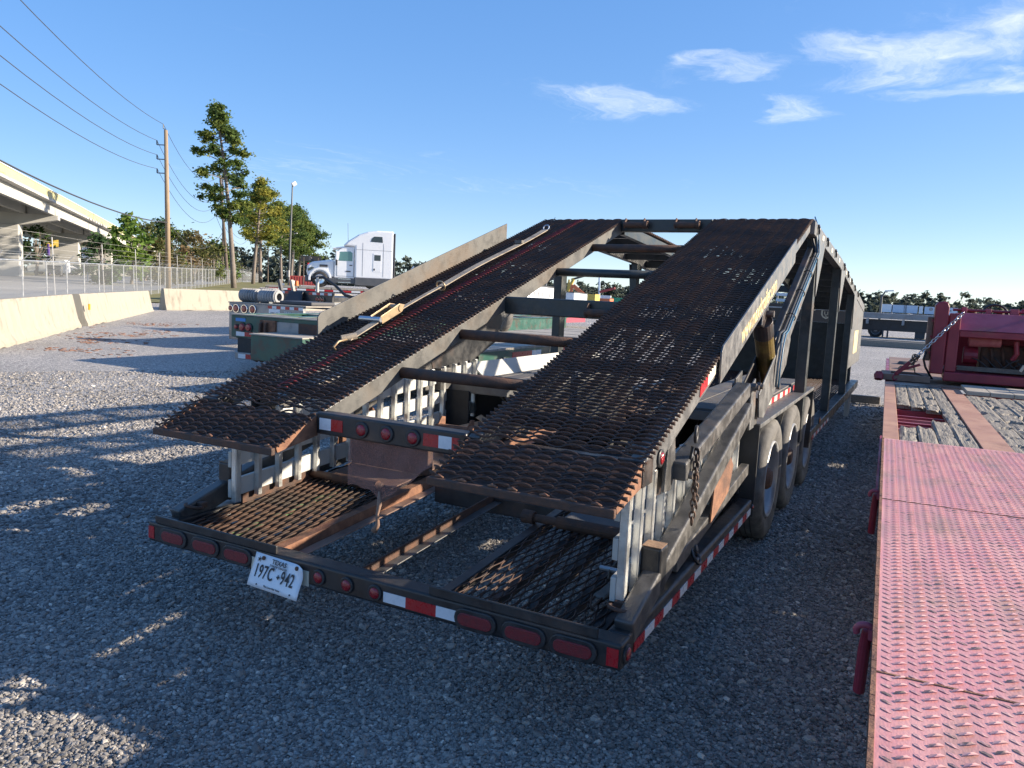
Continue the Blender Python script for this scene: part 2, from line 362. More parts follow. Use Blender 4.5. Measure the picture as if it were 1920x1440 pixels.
# --- rear bumper beam
MB().box(-1.295, 1.295, 0, .10, .495, .60).build('rear_bumper', 'black_steel', HT, bevel=.012, seg=3)
for a, b in ((-1.235, -.40), (.45, 1.20)):
    MB().box(a, b, -.004, .008, .601, .640).build('bumper_lip', 'black_steel', HT, bevel=.003)
def oval(cx, cz, w, h, n=9):
    pts = []; r = h/2
    for s_ in (1, -1):
        for i in range(n):
            q = -PI/2+PI*i/(n-1); pts.append((cx+s_*(w/2-r)+s_*r*math.cos(q), cz+s_*r*math.sin(q)))
    return pts
for cx, cz in ((-1.097, .547), (-.868, .546), (-.649, .545), (.678, .541), (.896, .541), (1.105, .541)):
    g = MB().prism([(x, -.012, z) for x, z in oval(cx, cz, .196, .088)], (0, .014, 0)).build('tail_light', 'grommet', HT, bevel=.005)
    MB().prism([(x, -.0165, z) for x, z in oval(cx, cz, .158, .052)], (0, .012, 0)).build('lens', 'lens_red_dirty', g, bevel=.003)
def round_light(c, ax, R, mat='lens_red', parent=HT, name='marker_light'):
    g = MB().lathe([(0, 0), (0, R*1.42), (.007, R*1.42), (.010, R*1.28), (.010, R), (.004, R), (.004, 0)], c, ax, 22).build(name, 'grommet', parent, smooth=False)
    MB().lathe([(.004, R*.97), (.012, R*.95), (.0165, R*.6), (.018, 0)], c, ax, 22).build('lens', mat, g, smooth=True)
    return g
for cx in (-.141, .020, .175): round_light((cx, 0, .546), (0, -1, 0), .026)
def tape(x0, x1, y0, y1, z0, z1, mat): return MB().box(x0, x1, y0, y1, z0, z1).build('reflective_tape', mat, HT)
tape(.219, .335, -.0028, .001, .516, .561, 'tape_white'); tape(.335, .488, -.0028, .001, .513, .561, 'tape_red'); tape(.488, .583, -.0028, .001, .515, .562, 'tape_white')
tape(-1.288, -1.247, -.0028, .001, .513, .577, 'tape_red'); tape(1.238, 1.284, -.0028, .001, .510, .580, 'tape_red')
# --- number plate, bolted on and bent outwards at the foot
px0, pz0 = Vector((-.520, -.006, .592)), Vector((-.555, -.062, .442))
pX = Vector((.3, .0, -.012)); pX.normalize(); pY = (px0-pz0).normalized(); pY = (pY-pX*pY.dot(pX)).normalized(); pN = pX.cross(pY)
PO = px0-pY*.155
mb = MB(); nx, ny = 16, 8; idx = {}
for j in range(ny+1):
    for i in range(nx+1):
        x, y = .308*i/nx, .155*j/ny
        curl = max(0, (x-.26)/.05)*max(0, (y-.105)/.05); wob = .002*math.sin(x*26)+.0015*math.sin(y*40)
        idx[i, j] = len(mb.v); mb.v.append(tuple(PO+pX*x+pY*(y-.012*curl)+pN*(wob+.022*curl)))
for j in range(ny):
    for i in range(nx): mb.f.append((idx[i, j], idx[i+1, j], idx[i+1, j+1], idx[i, j+1]))
PL = o = tag(mb.build('license_plate', 'plate_white', HT, smooth=True), 'white Texas TOKEN TRAILER plate reading 197C 942'); sdf = o.modifiers.new('s', 'SOLIDIFY'); sdf.thickness = .0015
tl = lambda x, y: PO+pX*x+pY*y+pN*.0042
text('lettering', '197C', 'ink', PL, tl(.022, .048), pX, pY, .085, .0006, sx=.58, bold=.012, space=1.12)
text('lettering', '942', 'ink', PL, tl(.185, .048), pX, pY, .085, .0006, sx=.58, bold=.012, space=1.12)
text('lettering', 'TEXAS', 'ink', PL, tl(.156, .1235), pX, pY, .0305, .0006, 'CENTER', bold=.014)
text('lettering', 'TOKEN TRAILER', 'ink', PL, tl(.156, .109), pX, pY, .0145, .0006, 'CENTER')
text('lettering', 'The Lone Star State', 'ink', PL, tl(.150, .013), pX, pY, .0125, .0006, 'CENTER', bold=.006)
st = [tl(.035+.014*math.cos(PI/2+k*PI/5)*(1 if k % 2 == 0 else .38), .128+.014*math.sin(PI/2+k*PI/5)*(1 if k % 2 == 0 else .38)) for k in range(10)]
MB().prism(st, pN*.0006).build('star_emblem', 'ink', PL)
tx_ = [(0, .5), (.35, .5), (.35, 1), (.6, 1), (.6, .72), (1, .62), (1.02, .3), (.7, .08), (.62, -.22), (.42, -.05), (.28, .2), (.14, .16)]
MB().prism([tl(.160+.019*x, .066+.019*y) for x, y in tx_], pN*.0006).build('state_emblem', 'ink', PL)
for x in (.058, .262): MB().lathe([(0, .010), (.003, .010), (.005, .007), (.006, 0)], tl(x, .137), pN, 14).build('bolt', 'rust_dark', PL)
for x in (.058, .262): MB().lathe([(.0004, .0045), (.0007, 0)], tl(x, .016), pN, 10).build('bolt_hole', 'ink', PL)
MB().box(-.556, -.20, -.004, .0, .49, .560).build('plate_bracket', 'tape_cream', HT)

# --- outer rails, inner rails, cross members of the tail
for s_ in (1, -1):
    xa, xb = sorted((s_*1.195, s_*1.288))
    MB().box(xa, xb, .101, 2.50, .500, .598).build('side_rail', 'black_steel', HT, bevel=.014, seg=3)
    for y0, y1, n in ((.16, 2.46, 18),):
        for i in range(n):
            w = (y1-y0)/n; x = s_*1.2905
            MB().box(x-.0015, x+.0015, y0+i*w, y0+(i+1)*w, .507, .549).build('reflective_tape', 'tape_red' if i % 2 == 0 else 'tape_white', HT)
    round_light((s_*1.295, .052, .548), (s_, 0, 0), .026, 'lens_red')
    round_light((s_*1.2885, 2.485, .552), (s_, 0, 0), .013, 'lens_red')
def slab(name, mat, x0, x1, y0, y1, dz0, dz1, bev=.003, parent=HT):
    return MB().prism([(x0, y0, zt(y0)+dz0), (x0, y1, zt(y1)+dz0), (x0, y1, zt(y1)+dz1), (x0, y0, zt(y0)+dz1)], (x1-x0, 0, 0)).build(name, mat, parent, bevel=bev)
slab('inner_rail', 'rust', -.545, -.485, .10, 3.2, -.055, .004); slab('inner_rail_flange', 'rust_plate', -.484, -.425, .10, 3.2, -.055, -.047)
slab('inner_rail', 'black_steel', .425, .475, .10, 3.2, -.055, .004)
slab('centre_angle', 'rust_dark', -.012, -.002, .10, 1.5, -.045, .004); slab('centre_angle_flange', 'worn_steel', -.0019, .052, .10, 1.5, -.045, -.038)
MB().box(-.424, .424, 1.36, 1.46, .545, .648).build('cross_member', 'black_steel', HT, bevel=.008)
MB().box(-1.19, 1.19, 2.55, 2.65, .60, .72).build('cross_member', 'black_steel', HT, bevel=.008)
for s_ in (1, -1):
    xa, xb = sorted((s_*1.10, s_*1.175))
    slab('deck_edge_rail', 'black_steel', xa, xb, .10, 3.2, -.06, -.004)
    for x in (.63, .79, .95):
        xa, xb = sorted((s_*x, s_*(x+.045))); slab('deck_joist', 'black_steel', xa, xb, .10, 3.2, -.06, -.016)
# expanded metal of the tail decks: strands run fore and aft
expanded('deck_mesh', 'mesh_rust_bright', HT, (-1.17, .10, zt(.10)), TS, (1, 0, 0), 3.1, .64, p=.0225, hw=.0058, ht=.0026, tilt=1.1, H=.0085)
expanded('deck_mesh', 'mesh_rust', HT, (.475, .10, zt(.10)), TS, (1, 0, 0), 3.1, .68, p=.0212, tilt=.30, hw=.0036, ht=.0026, H=.002)
expanded('mesh_paint_streak', 'mesh_green', HT, (-.86, .11, zt(.11)+.0005), TS, (1, 0, 0), 1.0, .075, p=.0225, ht=.0031, hw=.0061, tilt=1.1, H=.0085)
# cross rollers and plates lying on the tail decks
MB().tube([(-1.16, 1.06, zt(1.06)+.035), (-.60, 1.06, zt(1.06)+.035)], .024, 14).build('roller_tube', 'rust_dark', HT, smooth=True)
MB().tube([(-.96, 1.06, zt(1.06)+.035), (-.63, 1.06, zt(1.06)+.035)], .033, 14).build('roller_sleeve', 'rust_dark', HT)
MB().tube([(.40, 1.04, zt(1.04)+.035), (1.13, 1.04, zt(1.04)+.035)], .022, 14).build('roller_tube', 'rust_dark', HT, smooth=True)
MB().tube([(.56, 1.04, zt(1.04)+.035), (1.13, 1.04, zt(1.04)+.035)], .033, 14).build('roller_sleeve', 'rust_dark', HT)
MB().tube([(.355, 1.04, zt(1.04)+.035), (.425, 1.04, zt(1.04)+.035)], .036, 14).build('roller_end', 'rust_dark', HT, bevel=.004)
MB().prism([(-1.10, 1.13, zt(1.13)+.014), (-.56, 1.13, zt(1.13)+.014), (-.56, 2.7, zt(2.7)+.03), (-1.02, 2.7, zt(2.7)+.03)], (0, 0, .008)).build('deck_plate', 'rust_plate', HT, bevel=.002)
for y, x in ((1.45, -.84), (1.75, -.70)): MB().lathe([(0, .022), (.0012, .022), (.0012, 0)], (x, y, zt(y)+.0265), (0, 0, 1), 14).build('plate_hole', 'ink', HT)
MB().prism([(.545, 1.12, zt(1.12)+.014), (1.13, 1.12, zt(1.12)+.014), (1.13, 2.5, zt(2.5)+.03), (.545, 2.5, zt(2.5)+.03)], (0, 0, .008)).build('deck_plate', 'dusty_plate', HT, bevel=.002)
MB().lathe([(0, .024), (.0012, .024), (.0012, 0)], (1.04, 1.34, zt(1.34)+.0265), (0, 0, 1), 14).build('plate_hole', 'ink', HT)
slab('wheel_curb', 'rust_dark', -1.165, -1.15, .50, 1.08, .0, .062)

# --- lift arms on both sides
def side(s_):
    x0 = s_*1.252
    MB().bar((x0, .14, .585), (x0, 2.22, 1.215), .080, .105).build('lift_arm', 'worn_steel', HT, bevel=.012, seg=3)
    MB().bar((x0, .74, 1.105), (x0, 2.10, 1.352), .085, .088).build('link_arm', 'worn_steel', HT, bevel=.010, seg=3)
    MB().bar((s_*1.232, .85, .640), (s_*1.232, 2.46, .800), .05, .075).build('ramp_carrier', 'worn_steel', HT, bevel=.006)
    MB().yz(s_*1.262, s_*1.270, [(1.42, .70), (1.45, .89), (1.78, 1.02), (1.90, .93), (1.82, .79)]).build('gusset_plate', 'rust', HT, bevel=.002)
    # stub post standing on the arm foot
    MB().box(*(sorted((s_*1.200, s_*1.292))), .45, .545, .625, .835).build('stub_post', 'black_steel', HT, bevel=.012, seg=3)
    MB().box(*(sorted((s_*1.204, s_*1.288))), .454, .541, .8345, .8375).build('stub_cap', 'wood_block', HT)
    # D ring on the bumper corner, D ring on the rail
    MB().torus((s_*1.205, .21, .645), (.1, .25, 1), .042, .009, 20).build('tie_ring', 'rust_dark', HT, smooth=True)
    MB().box(*(sorted((s_*1.17, s_*1.24))), .235, .275, .632, .662).build('ring_bracket', 'rust_dark', HT, bevel=.006)
    MB().torus((s_*1.272, 1.13, .612), (.95*s_, .1, .6), .045, .0085, 20).build('tie_ring', 'black_steel', HT, smooth=True)
    MB().bar((s_*1.20, 1.165, .617), (s_*1.27, 1.165, .640), .028, .028).build('ring_bracket', 'worn_steel', HT, bevel=.003)
    # pivot pin of the link arm
    MB().lathe([(-.02, .018), (.055, .018), (.055, 0)], (s_*1.255, .80, 1.085), (s_, 0, 0), 12).build('pivot_pin', 'bolt', HT)
    MB().lathe([(.0, .030), (.025, .030), (.025, .017)], (s_*1.262, .80, 1.085), (s_, 0, 0), 6).build('pivot_nut', 'bolt', HT)
    MB().yz(s_*1.175, s_*1.188, [(.66, 1.0), (.66, 1.26), (.78, 1.32), (.80, 1.06), (.74, .99)]).build('hinge_plate', 'black_steel', HT, bevel=.003)
    MB().yz(s_*1.225, s_*1.235, [(.62, 1.03), (.64, 1.22), (.74, 1.26), (.78, 1.10), (.72, 1.02)]).build('hinge_plate', 'worn_steel', HT, bevel=.003)
    MB().torus((s_*1.272, .96, 1.245), (1, .15, 0), .036, .008, 18).build('tie_ring', 'black_steel', HT, smooth=True)
    # pedestal with pivot bolts
    MB().yz(s_*1.262, s_*1.274, [(2.28, 1.08), (2.24, 1.36), (2.36, 1.40), (2.42, 1.24), (2.42, 1.08)]).build('pedestal_plate', 'grey_steel', HT, bevel=.004)
    MB().yz(s_*1.170, s_*1.182, [(2.26, 1.08), (2.22, 1.40), (2.40, 1.44), (2.46, 1.08)]).build('pedestal_plate', 'worn_steel', HT, bevel=.004)
    MB().box(*(sorted((s_*1.10, s_*1.262))), 2.44, 2.60, 1.081, 1.25).build('pedestal_post', 'worn_steel', HT, bevel=.006)
    for y, z in ((2.27, 1.352), (2.42, 1.345)):
        MB().lathe([(-.12, .016), (.04, .016), (.04, 0)], (s_*1.272, y, z), (s_, 0, 0), 12).build('pivot_bolt', 'bolt', HT)
        MB().lathe([(0, .028), (.022, .028), (.022, .015)], (s_*1.275, y, z), (s_, 0, 0), 6).build('pivot_nut', 'bolt', HT)
    # swing link and the long strut to the front post
    MB().yz(s_*1.284, s_*1.296, [(2.46, 1.14), (2.40, 1.30), (3.33, 1.70), (3.47, 1.715), (3.53, 1.60), (3.42, 1.42), (2.62, 1.12)]).build('swing_link', 'grey_steel', HT, bevel=.006)
    MB().yz(s_*1.165, s_*1.178, [(2.46, 1.14), (2.40, 1.30), (3.33, 1.70), (3.47, 1.715), (3.53, 1.60), (3.42, 1.42), (2.62, 1.12)]).build('swing_link', 'black_steel', HT, bevel=.006)
    MB().bar((s_*1.235, 3.22, 1.46), (s_*1.235, 4.80, 2.26), .085, .10).build('strut', 'grey_steel', HT, bevel=.008)
    MB().bar((s_*1.232, 3.10, 1.60), (s_*1.232, 4.70, 2.36), .05, .05).build('strut', 'black_steel', HT, bevel=.008)
    # hydraulic cylinder
    a, b = Vector((s_*1.232, 2.66, 1.745)), Vector((s_*1.232, 3.10, 1.30)); d = (b-a)
    MB().tube([a+d*.04, a+d*.72], .062, 20).build('hydraulic_cylinder', 'cylinder_gold', HT, smooth=False, bevel=.006)
    MB().tube([a-d*.02, a+d*.20], .067, 20).build('cylinder_gland', 'black_steel', HT, bevel=.006)
    MB().tube([a+d*.70, a+d*.96], .05, 18).build('cylinder_foot', 'cylinder_gold', HT, bevel=.004)
    MB().yz(s_*1.205, s_*1.255, [(2.52, 1.72), (2.56, 1.90), (2.68, 1.92), (2.74, 1.80), (2.66, 1.70)]).build('cylinder_clevis', 'black_steel', HT, bevel=.01)
    MB().lathe([(-.10, .022), (.04, .022), (.04, 0)], (s_*1.262, 2.66, 1.80), (s_, 0, 0), 12).build('pivot_bolt', 'bolt', HT)
    MB().lathe([(-.10, .022), (.05, .022), (.05, 0)], (s_*1.262, 3.10, 1.29), (s_, 0, 0), 12).build('pivot_bolt', 'bolt', HT)
    # hoses along the strut
    def hose(mat, off, r, end):
        P = [(s_*(1.282+off), 2.92, 1.30), (s_*(1.288+off), 2.90, 1.46), (s_*(1.286+off), 2.98, 1.60), (s_*(1.275+off), 3.12, 1.66)]
        for t in np.linspace(.12, 1, 8): P.append((s_*(1.275+off*.8), 3.10+1.58*t, 1.585+.745*t+.006*math.sin(t*4)))
        P += [(s_*(1.24+off), 4.72, end), (s_*(1.20+off), 4.70, end+.10)]
        MB().tube(P, r, 8).build('hydraulic_hose', mat, HT, smooth=True)
    hose('hose_black', .0, .013, 2.45); hose('hose_pale', .028, .0075, 2.50); hose('hose_blue', .045, .0055, 2.54)
    for t in (.25, .5, .72, .9): MB().torus((s_*1.287, 3.10+1.58*t, 1.587+.745*t), (0, .9, .42), .034, .004, 14, 6).build('hose_clip', 'hose_black', HT)
    # mud flap and fender over the three wheels
    MB().box(*(sorted((s_*.93, s_*1.285))), 2.585, 2.60, .46, 1.075).build('mud_flap', 'rubber', HT, bevel=.003)
    MB().box(*(sorted((s_*1.145, s_*1.158))), 2.50, 2.584, .52, 1.075).build('flap_bracket', 'black_steel', HT)
    MB().box(*(sorted((s_*1.160, s_*1.287))), 2.601, 5.46, 1.05, 1.080).build('fender_shelf', 'grey_steel', HT, bevel=.004)
    MB().box(*(sorted((s_*.60, s_*1.159))), 2.601, 5.46, 1.06, 1.128).build('fender_box', 'grey_steel', HT, bevel=.004)
    for i, xx in enumerate((.625, .80, .98)):
        MB().box(*(sorted((s_*xx, s_*(xx+.165)))), 2.62, 5.45, 1.129, 1.142).build('fender_plank', 'dusty_plate', HT, bevel=.003)
    n = 20; w = 2.80/n
    for i in range(n):
        x = s_*1.1608
        MB().box(x-.0018, x+.0018, 2.63+i*w, 2.63+(i+1)*w, 1.082, 1.126).build('reflective_tape', 'tape_red' if i % 2 == 0 else 'tape_cream', HT)
    MB().box(*(sorted((s_*.93, s_*1.285))), 5.462, 5.475, .47, 1.076).build('fender_front', 'black_steel', HT, bevel=.003)
    MB().box(*(sorted((s_*.60, s_*.612))), 2.7, 5.40, .50, 1.06).build('wheel_well_panel', 'black_steel', HT)
    if s_ < 0:   # pale inclined guard plate inside the left wheel well
        MB().prism([(-1.165, 2.98, 1.255), (-1.165, 5.8, 1.255), (-.78, 5.8, .78), (-.78, 3.22, .78)], (.008, 0, .010)).build('guard_plate', 'alu_paint', HT, bevel=.002)
        MB().prism([(-1.17, 2.97, 1.255), (-.78, 3.21, .78), (-.78, 3.21, .70), (-1.17, 2.97, .70)], (0, .008, 0)).build('guard_end', 'black_steel', HT)
    # wheels
    for yc in (3.46, 4.51, 5.56):
        xo = s_*1.262; zc = GZ+.462; ax = (s_, 0, 0)
        w_ = MB().lathe([(-.235, .30), (-.25, .36), (-.245, .425), (-.222, .455), (-.19, .462), (-.05, .462), (-.018, .452), (.0, .42), (.002, .37), (-.012, .31), (-.02, .292)], (xo, yc, zc), ax, 44).build('wheel', 'tyre_dusty', HT, smooth=True)
        g = MB()
        for xx in (-.075, -.115, -.155): g.torus((xo+s_*xx, yc, zc), ax, .4625, .004, 44, 5)
        g.build('tread_groove', 'rubber', w_)
        MB().lathe([(-.02, .294), (-.004, .29), (-.006, .276), (-.05, .262), (-.115, .25), (-.125, .20), (-.12, .11), (-.118, .08)], (xo, yc, zc), ax, 36).build('rim', 'rim', w_, smooth=True)
        MB().lathe([(-.12, .085), (-.03, .082), (-.005, .06), (.0, .03), (.0, 0)], (xo, yc, zc), ax, 20).build('hub', 'rust_dark', w_, smooth=False)
        nb = MB()
        for k in range(10):
            q = 2*PI*k/10; nb.lathe([(-.122, .014), (-.095, .014), (-.095, 0)], (xo, yc+.145*math.cos(q), zc+.145*math.sin(q)), ax, 6)
        nb.build('wheel_nuts', 'bolt', w_)
        MB().lathe([(-.31, .30), (-.30, .44), (-.33, .462), (-.52, .462), (-.55, .44), (-.54, .30)], (xo, yc, zc), ax, 28).build('inner_tyre', 'rubber', HT, smooth=True)
    if s_ > 0: round_light((1.289, 6.15, .665), (1, 0, 0), .028, 'lens_amber')
side(1); side(-1)
for yc in (3.46, 4.51, 5.56): MB().tube([(-1.0, yc, GZ+.462), (1.0, yc, GZ+.462)], .06, 12).build('axle', 'black_steel', HT)

# --- rising upper ramps
US = Vector((0, 1, .325)).normalized(); XO, XI = 1.233, .430
for s_ in (1, -1):
    for xa, xb, m_ in ((XO-.062, XO+.006, 'grey_steel'), (XI-.004, XI+.056, 'galv' if s_ < 0 else 'worn_steel')):
        a, b = sorted((s_*xa, s_*xb))
        MB().yz(a, b, [(.30, zu(.30)-.008), (YP, ZP-.010), (YP, ZP-.115), (.33, zu(.33)-.115)]).build('ramp_rail', m_, HT, bevel=.005)
    # tilted tip: rail cheeks, floor sheet, lip bar
    for x in (XO-.012, XI):
        a, b = sorted((s_*x, s_*(x+.012)))
        MB().yz(a, b, [(.30, zu(.30)-.012), (.02, 1.098), (.03, 1.072), (.10, 1.085), (.30, zu(.30)-.115)]).build('tip_cheek', 'rust', HT, bevel=.002)
    a, b = sorted((s_*(XI+.012), s_*(XO-.012)))
    MB().prism([(a, .012, 1.085), (b, .012, 1.085), (b, .30, zu(.30)-.022), (a, .30, zu(.30)-.022)], (0, .0, -.006)).build('tip_floor', 'mesh_rust', HT)
    a, b = sorted((s_*(XI-.005), s_*(XO+.005)))
    MB().box(a, b, -.014, .012, 1.064, 1.100).build('tip_lip', 'rust_dark', HT, bevel=.006)
    wm_ = MB()
    for k in range(7):
        x = a+(b-a)*(k+.5+random.uniform(-.2, .2))/7; wm_.tube([(x-.02, .005, 1.103), (x, .008, 1.106), (x+.022, .005, 1.102)], [.004, .008, .004], 7)
    wm_.build('weld_bead', 'rust', HT, smooth=True)
    a, b = sorted((s_*(XI-.012), s_*(XO+.028)))
    expanded('ramp_mesh', 'mesh_rust', HT, (a, .005, 1.104), (1, 0, 0), (0, .29, .128), b-a, .31, tilt=.95, hw=.0046, ht=.0019, H=.007)
    expanded('ramp_mesh', 'mesh_rust', HT, (a, .312, zu(.312)-.001), (1, 0, 0), US, b-a, (YP-.312)/US.y, tilt=.85, hw=.0042, ht=.0019, H=.0055)
    for y in (.62, 1.28, 1.95, 2.62, 3.30, 3.95):
        a, b = sorted((s_*(XI+.057), s_*(XO-.063)))
        MB().bar((a, y, zu(y)-.055), (b, y, zu(y)-.055), .05, .06, up=(0, -.325, 1)).build('ramp_joist', 'mesh_rust', HT)
# worn red paint streak down the left ramp
expanded('mesh_paint_streak', 'mesh_red', HT, (-.905, .50, zu(.50)+.0045), (1, 0, 0), US, .075, (YP-.52)/US.y, tilt=.85, hw=.0046, ht=.0024, H=.0055, phase=1.5)
# closed black rear ends of the outer ramp rails, tail of the right one carries a side lamp and tape
for s_ in (1, -1):
    MB().box(*(sorted((s_*1.128, s_*1.240))), .295, .42, 1.115, 1.228).build('rail_end', 'black_steel', HT, bevel=.006)
    round_light((s_*1.2405, .50, 1.205), (s_, 0, 0), .027, 'lens_red')
    ttt = lambda y, dz: (s_*1.2405, y, zu(y)+dz)
    MB().prism([ttt(1.10, -.09), ttt(1.24, -.09), ttt(1.24, -.03), ttt(1.10, -.03)], (s_*.002, 0, 0)).build('reflective_tape', 'tape_red', HT)
    MB().prism([ttt(1.24, -.09), ttt(1.40, -.09), ttt(1.40, -.03), ttt(1.24, -.03)], (s_*.002, 0, 0)).build('reflective_tape', 'tape_cream', HT)
# light bar between the ramp tips
MB().box(-.428, .428, .285, .365, 1.128, 1.236).build('light_bar', 'black_steel', HT, bevel=.010, seg=3)
for cx in (-.145, .0, .150): round_light((cx, .285, 1.180), (0, -1, 0), .028)
for x0, x1, m_ in ((-.405, -.333, 'tape_white'), (-.333, -.262, 'tape_red'), (.205, .288, 'tape_red'), (.288, .357, 'tape_white'), (.357, .395, 'tape_red')):
    tape(x0, x1, .2822, .286, 1.153, 1.210, m_)
# rungs and channels between the ramps
for y, z, m_ in ((.969, 1.4146, 'rust_dark'), (1.597, 1.6165, 'rust_dark'), (3.01, 2.072, 'frame_green_black'), (3.72, 2.313, 'rust_dark')):
    MB().tube([(-.43, y+.02, z-.034), (.43, y+.02, z-.034)], .032, 16).build('cross_tube', m_, HT, smooth=True)
MB().box(-.428, .428, 2.18, 2.29, 1.712, 1.832).build('cross_channel', 'frame_green_black', HT, bevel=.008)
MB().box(-.428, .428, YP-.11, YP-.02, ZP-.125, ZP-.012).build('peak_channel', 'frame_green_black', HT, bevel=.008)
def winch(cx, y, z, m1='rust_dark', name='strap_winch', sc=1.):
    w = MB()
    for dx in (-.095*sc, .085*sc): w.yz(cx+dx, cx+dx+.009, [(y, z+.045*sc), (y-.035*sc, z+.05*sc), (y-.085*sc, z-.01*sc), (y-.07*sc, z-.05*sc), (y, z-.03*sc)])
    o = w.build(name, m1, HT, bevel=.002)
    MB().tube([(cx-.10*sc, y-.055*sc, z-.012*sc), (cx+.13*sc, y-.055*sc, z-.012*sc)], .026*sc, 14).build('drum', m1, o)
    h = MB().lathe([(.0, .036*sc), (.03*sc, .036*sc), (.03*sc, .016*sc), (.002, .014*sc)], (cx+.10*sc, y-.055*sc, z-.012*sc), (1, 0, 0), 12); h.build('ratchet_hub', m1, o)
    return o
winch(-.28, YP-.11, ZP-.055); winch(.20, YP-.11, ZP-.055); winch(.30, 2.18, 1.765)
# winches and shaft on the lower deck seen between the ramps
winch(-.92, 1.36, .955, 'rust', sc=1.3); winch(-.60, 1.92, .925, 'rust', sc=1.3)
MB().box(-1.08, -.48, 1.36, 1.42, .70, .95).build('winch_stand', 'rust_dark', HT, bevel=.006); MB().box(-.80, -.44, 1.92, 1.98, .72, .92).build('winch_stand', 'rust_dark', HT, bevel=.006)
# side boards on the ramps
def board(s_, y0, y1, lo, hi, m_):
    x = s_*1.262; n0 = .03
    return MB().yz(*sorted((x-.005, x+.005)), [(y0, zu(y0)+lo), (y0-.005, zu(y0)+hi-n0), (y0+.02, zu(y0)+hi), (y1, zu(y1)+hi), (y1, zu(y1)+lo+.02)]).build('side_board', m_, HT, bevel=.002)
board(1, 1.40, 3.62, -.145, .050, 'grey_steel'); board(-1, 1.22, 3.70, -.03, .145, 'galv')
tb = Vector((0, 1, .325)).normalized(); tu = Vector((0, -.325, 1)).normalized()
text('lettering', 'www.maxdtrailer.com', 'gold_letter', HT, (1.2675, 1.86, zu(1.86)-.105), tb, tu, .150, .0012, sx=.80, bold=.018)

# --- front half: posts, falling upper deck, lower deck
ztop = lambda y: 2.59-.0605*(y-4.5) if y < 7.2 else 2.427-.1055*(y-7.2)
YE = 12.0
for s_ in (1, -1):
    for y, w in ((4.88, .13), (7.25, .12), (9.55, .12)):
        MB().box(*sorted((s_*1.185, s_*1.275)), y-w/2, y+w/2, .62, ztop(y)-.11).build('post', 'frame_green_black', HT, bevel=.006)
        MB().yz(*sorted((s_*1.277, s_*1.288)), [(y-.10, ztop(y)-.12), (y+.42, ztop(y+.42)-.10), (y+.02, ztop(y)-.62)]).build('post_gusset', 'grey_steel', HT, bevel=.003)
    for a, b in ((YP+.01, 7.2), (7.2, YE)):
        a2 = a+.002; xa, xb = sorted((s_*1.20, s_*1.276))
        MB().yz(xa, xb, [(a2, ztop(a2+.001)-.115), (a2, ztop(a2+.001)), (b, ztop(b-.001)), (b, ztop(b-.001)-.115)]).build('upper_rail', 'grey_steel', HT, bevel=.004)
        xa, xb = sorted((s_*.43, s_*.49))
        MB().yz(xa, xb, [(a2, ztop(a2+.001)-.13), (a2, ztop(a2+.001)-.03), (b, ztop(b-.001)-.03), (b, ztop(b-.001)-.13)]).build('upper_inner_rail', 'frame_green_black', HT)
        xa, xb = sorted((s_*.43, s_*1.262)); vv = Vector((0, b-a2, ztop(b-.001)-ztop(a2+.001)))
        expanded('upper_deck_mesh', 'mesh_rust', HT, (xa, a2, ztop(a2+.001)+.004), (1, 0, 0), vv, xb-xa, vv.length, Lw=.2, p=.03, segs=6, hw=.008, ht=.004, tilt=.8)
        y = a+.35
        while y < b-.1:
            xa, xb = sorted((s_*.495, s_*1.195)); MB().box(xa, xb, y, y+.07, ztop(y)-.115, ztop(y+.07)-.02).build('deck_joist', 'frame_green_black', HT); y += .62
    for y in (4.72, 5.5, 6.35, 7.5, 8.1, 8.75, 9.4, 10.1):
        MB().torus((s_*1.290, y, ztop(y)-.055), (1, .2, 0), .032, .007, 14, 6).build('tie_ring', 'black_steel', HT, smooth=True)
        MB().box(*sorted((s_*1.276, s_*1.292)), y-.022, y+.022, ztop(y)-.035, ztop(y)-.005).build('ring_bracket', 'worn_steel', HT)
    for y in (5.1, 5.95, 6.8, 7.85, 8.5):
        x = s_*1.278; MB().box(x-.0015, x+.0015, y, y+.14, ztop(y)-.085, ztop(y)-.04).build('reflective_tape', 'tape_cream', HT)
    MB().box(*sorted((s_*1.17, s_*1.29)), 5.48, YE, .515, .635).build('front_side_rail', 'black_steel', HT, bevel=.008)
    for i in range(10):
        x = s_*1.2918; MB().box(x-.0015, x+.0015, 5.6+i*.16, 5.76+i*.16, .53, .565).build('reflective_tape', 'tape_red' if i % 2 == 0 else 'tape_white', HT)
    xa, xb = sorted((s_*.46, s_*1.165))
    expanded('deck_mesh', 'mesh_rust', HT, (xa, 5.5, .615), (0, 1, 0), (1, 0, 0), 6.4, .70, Lw=.2, p=.03, segs=6, hw=.008, ht=.004)
    MB().box(*sorted((s_*.41, s_*.458)), 5.5, YE, .52, .63).build('inner_rail', 'black_steel', HT)
    # closed panels of the nose
    for k, (y0, y1) in enumerate(((9.62, 10.20), (10.21, 10.80), (10.81, 11.40), (11.41, 11.98))):
        MB().yz(*sorted((s_*1.262, s_*1.272)), [(y0, .98), (y0, ztop(y0)-.12), (y1, ztop(y1)-.12), (y1, .98)]).build('nose_panel', 'grey_steel', HT, bevel=.004)
for y in (5.9, 6.8, 7.7, 8.6, 9.5, 10.4, 11.3):
    MB().box(-.408, .408, y, y+.1, .53, .62).build('cross_member', 'black_steel', HT)
for y in (7.2, 9.5): MB().box(-.428, .428, y, y+.1, ztop(y)-.13, ztop(y)-.03).build('cross_channel', 'frame_green_black', HT)
MB().box(-1.16, 1.16, 11.9, 11.98, .52, 1.6).build('nose_bulkhead', 'frame_green_black', HT)
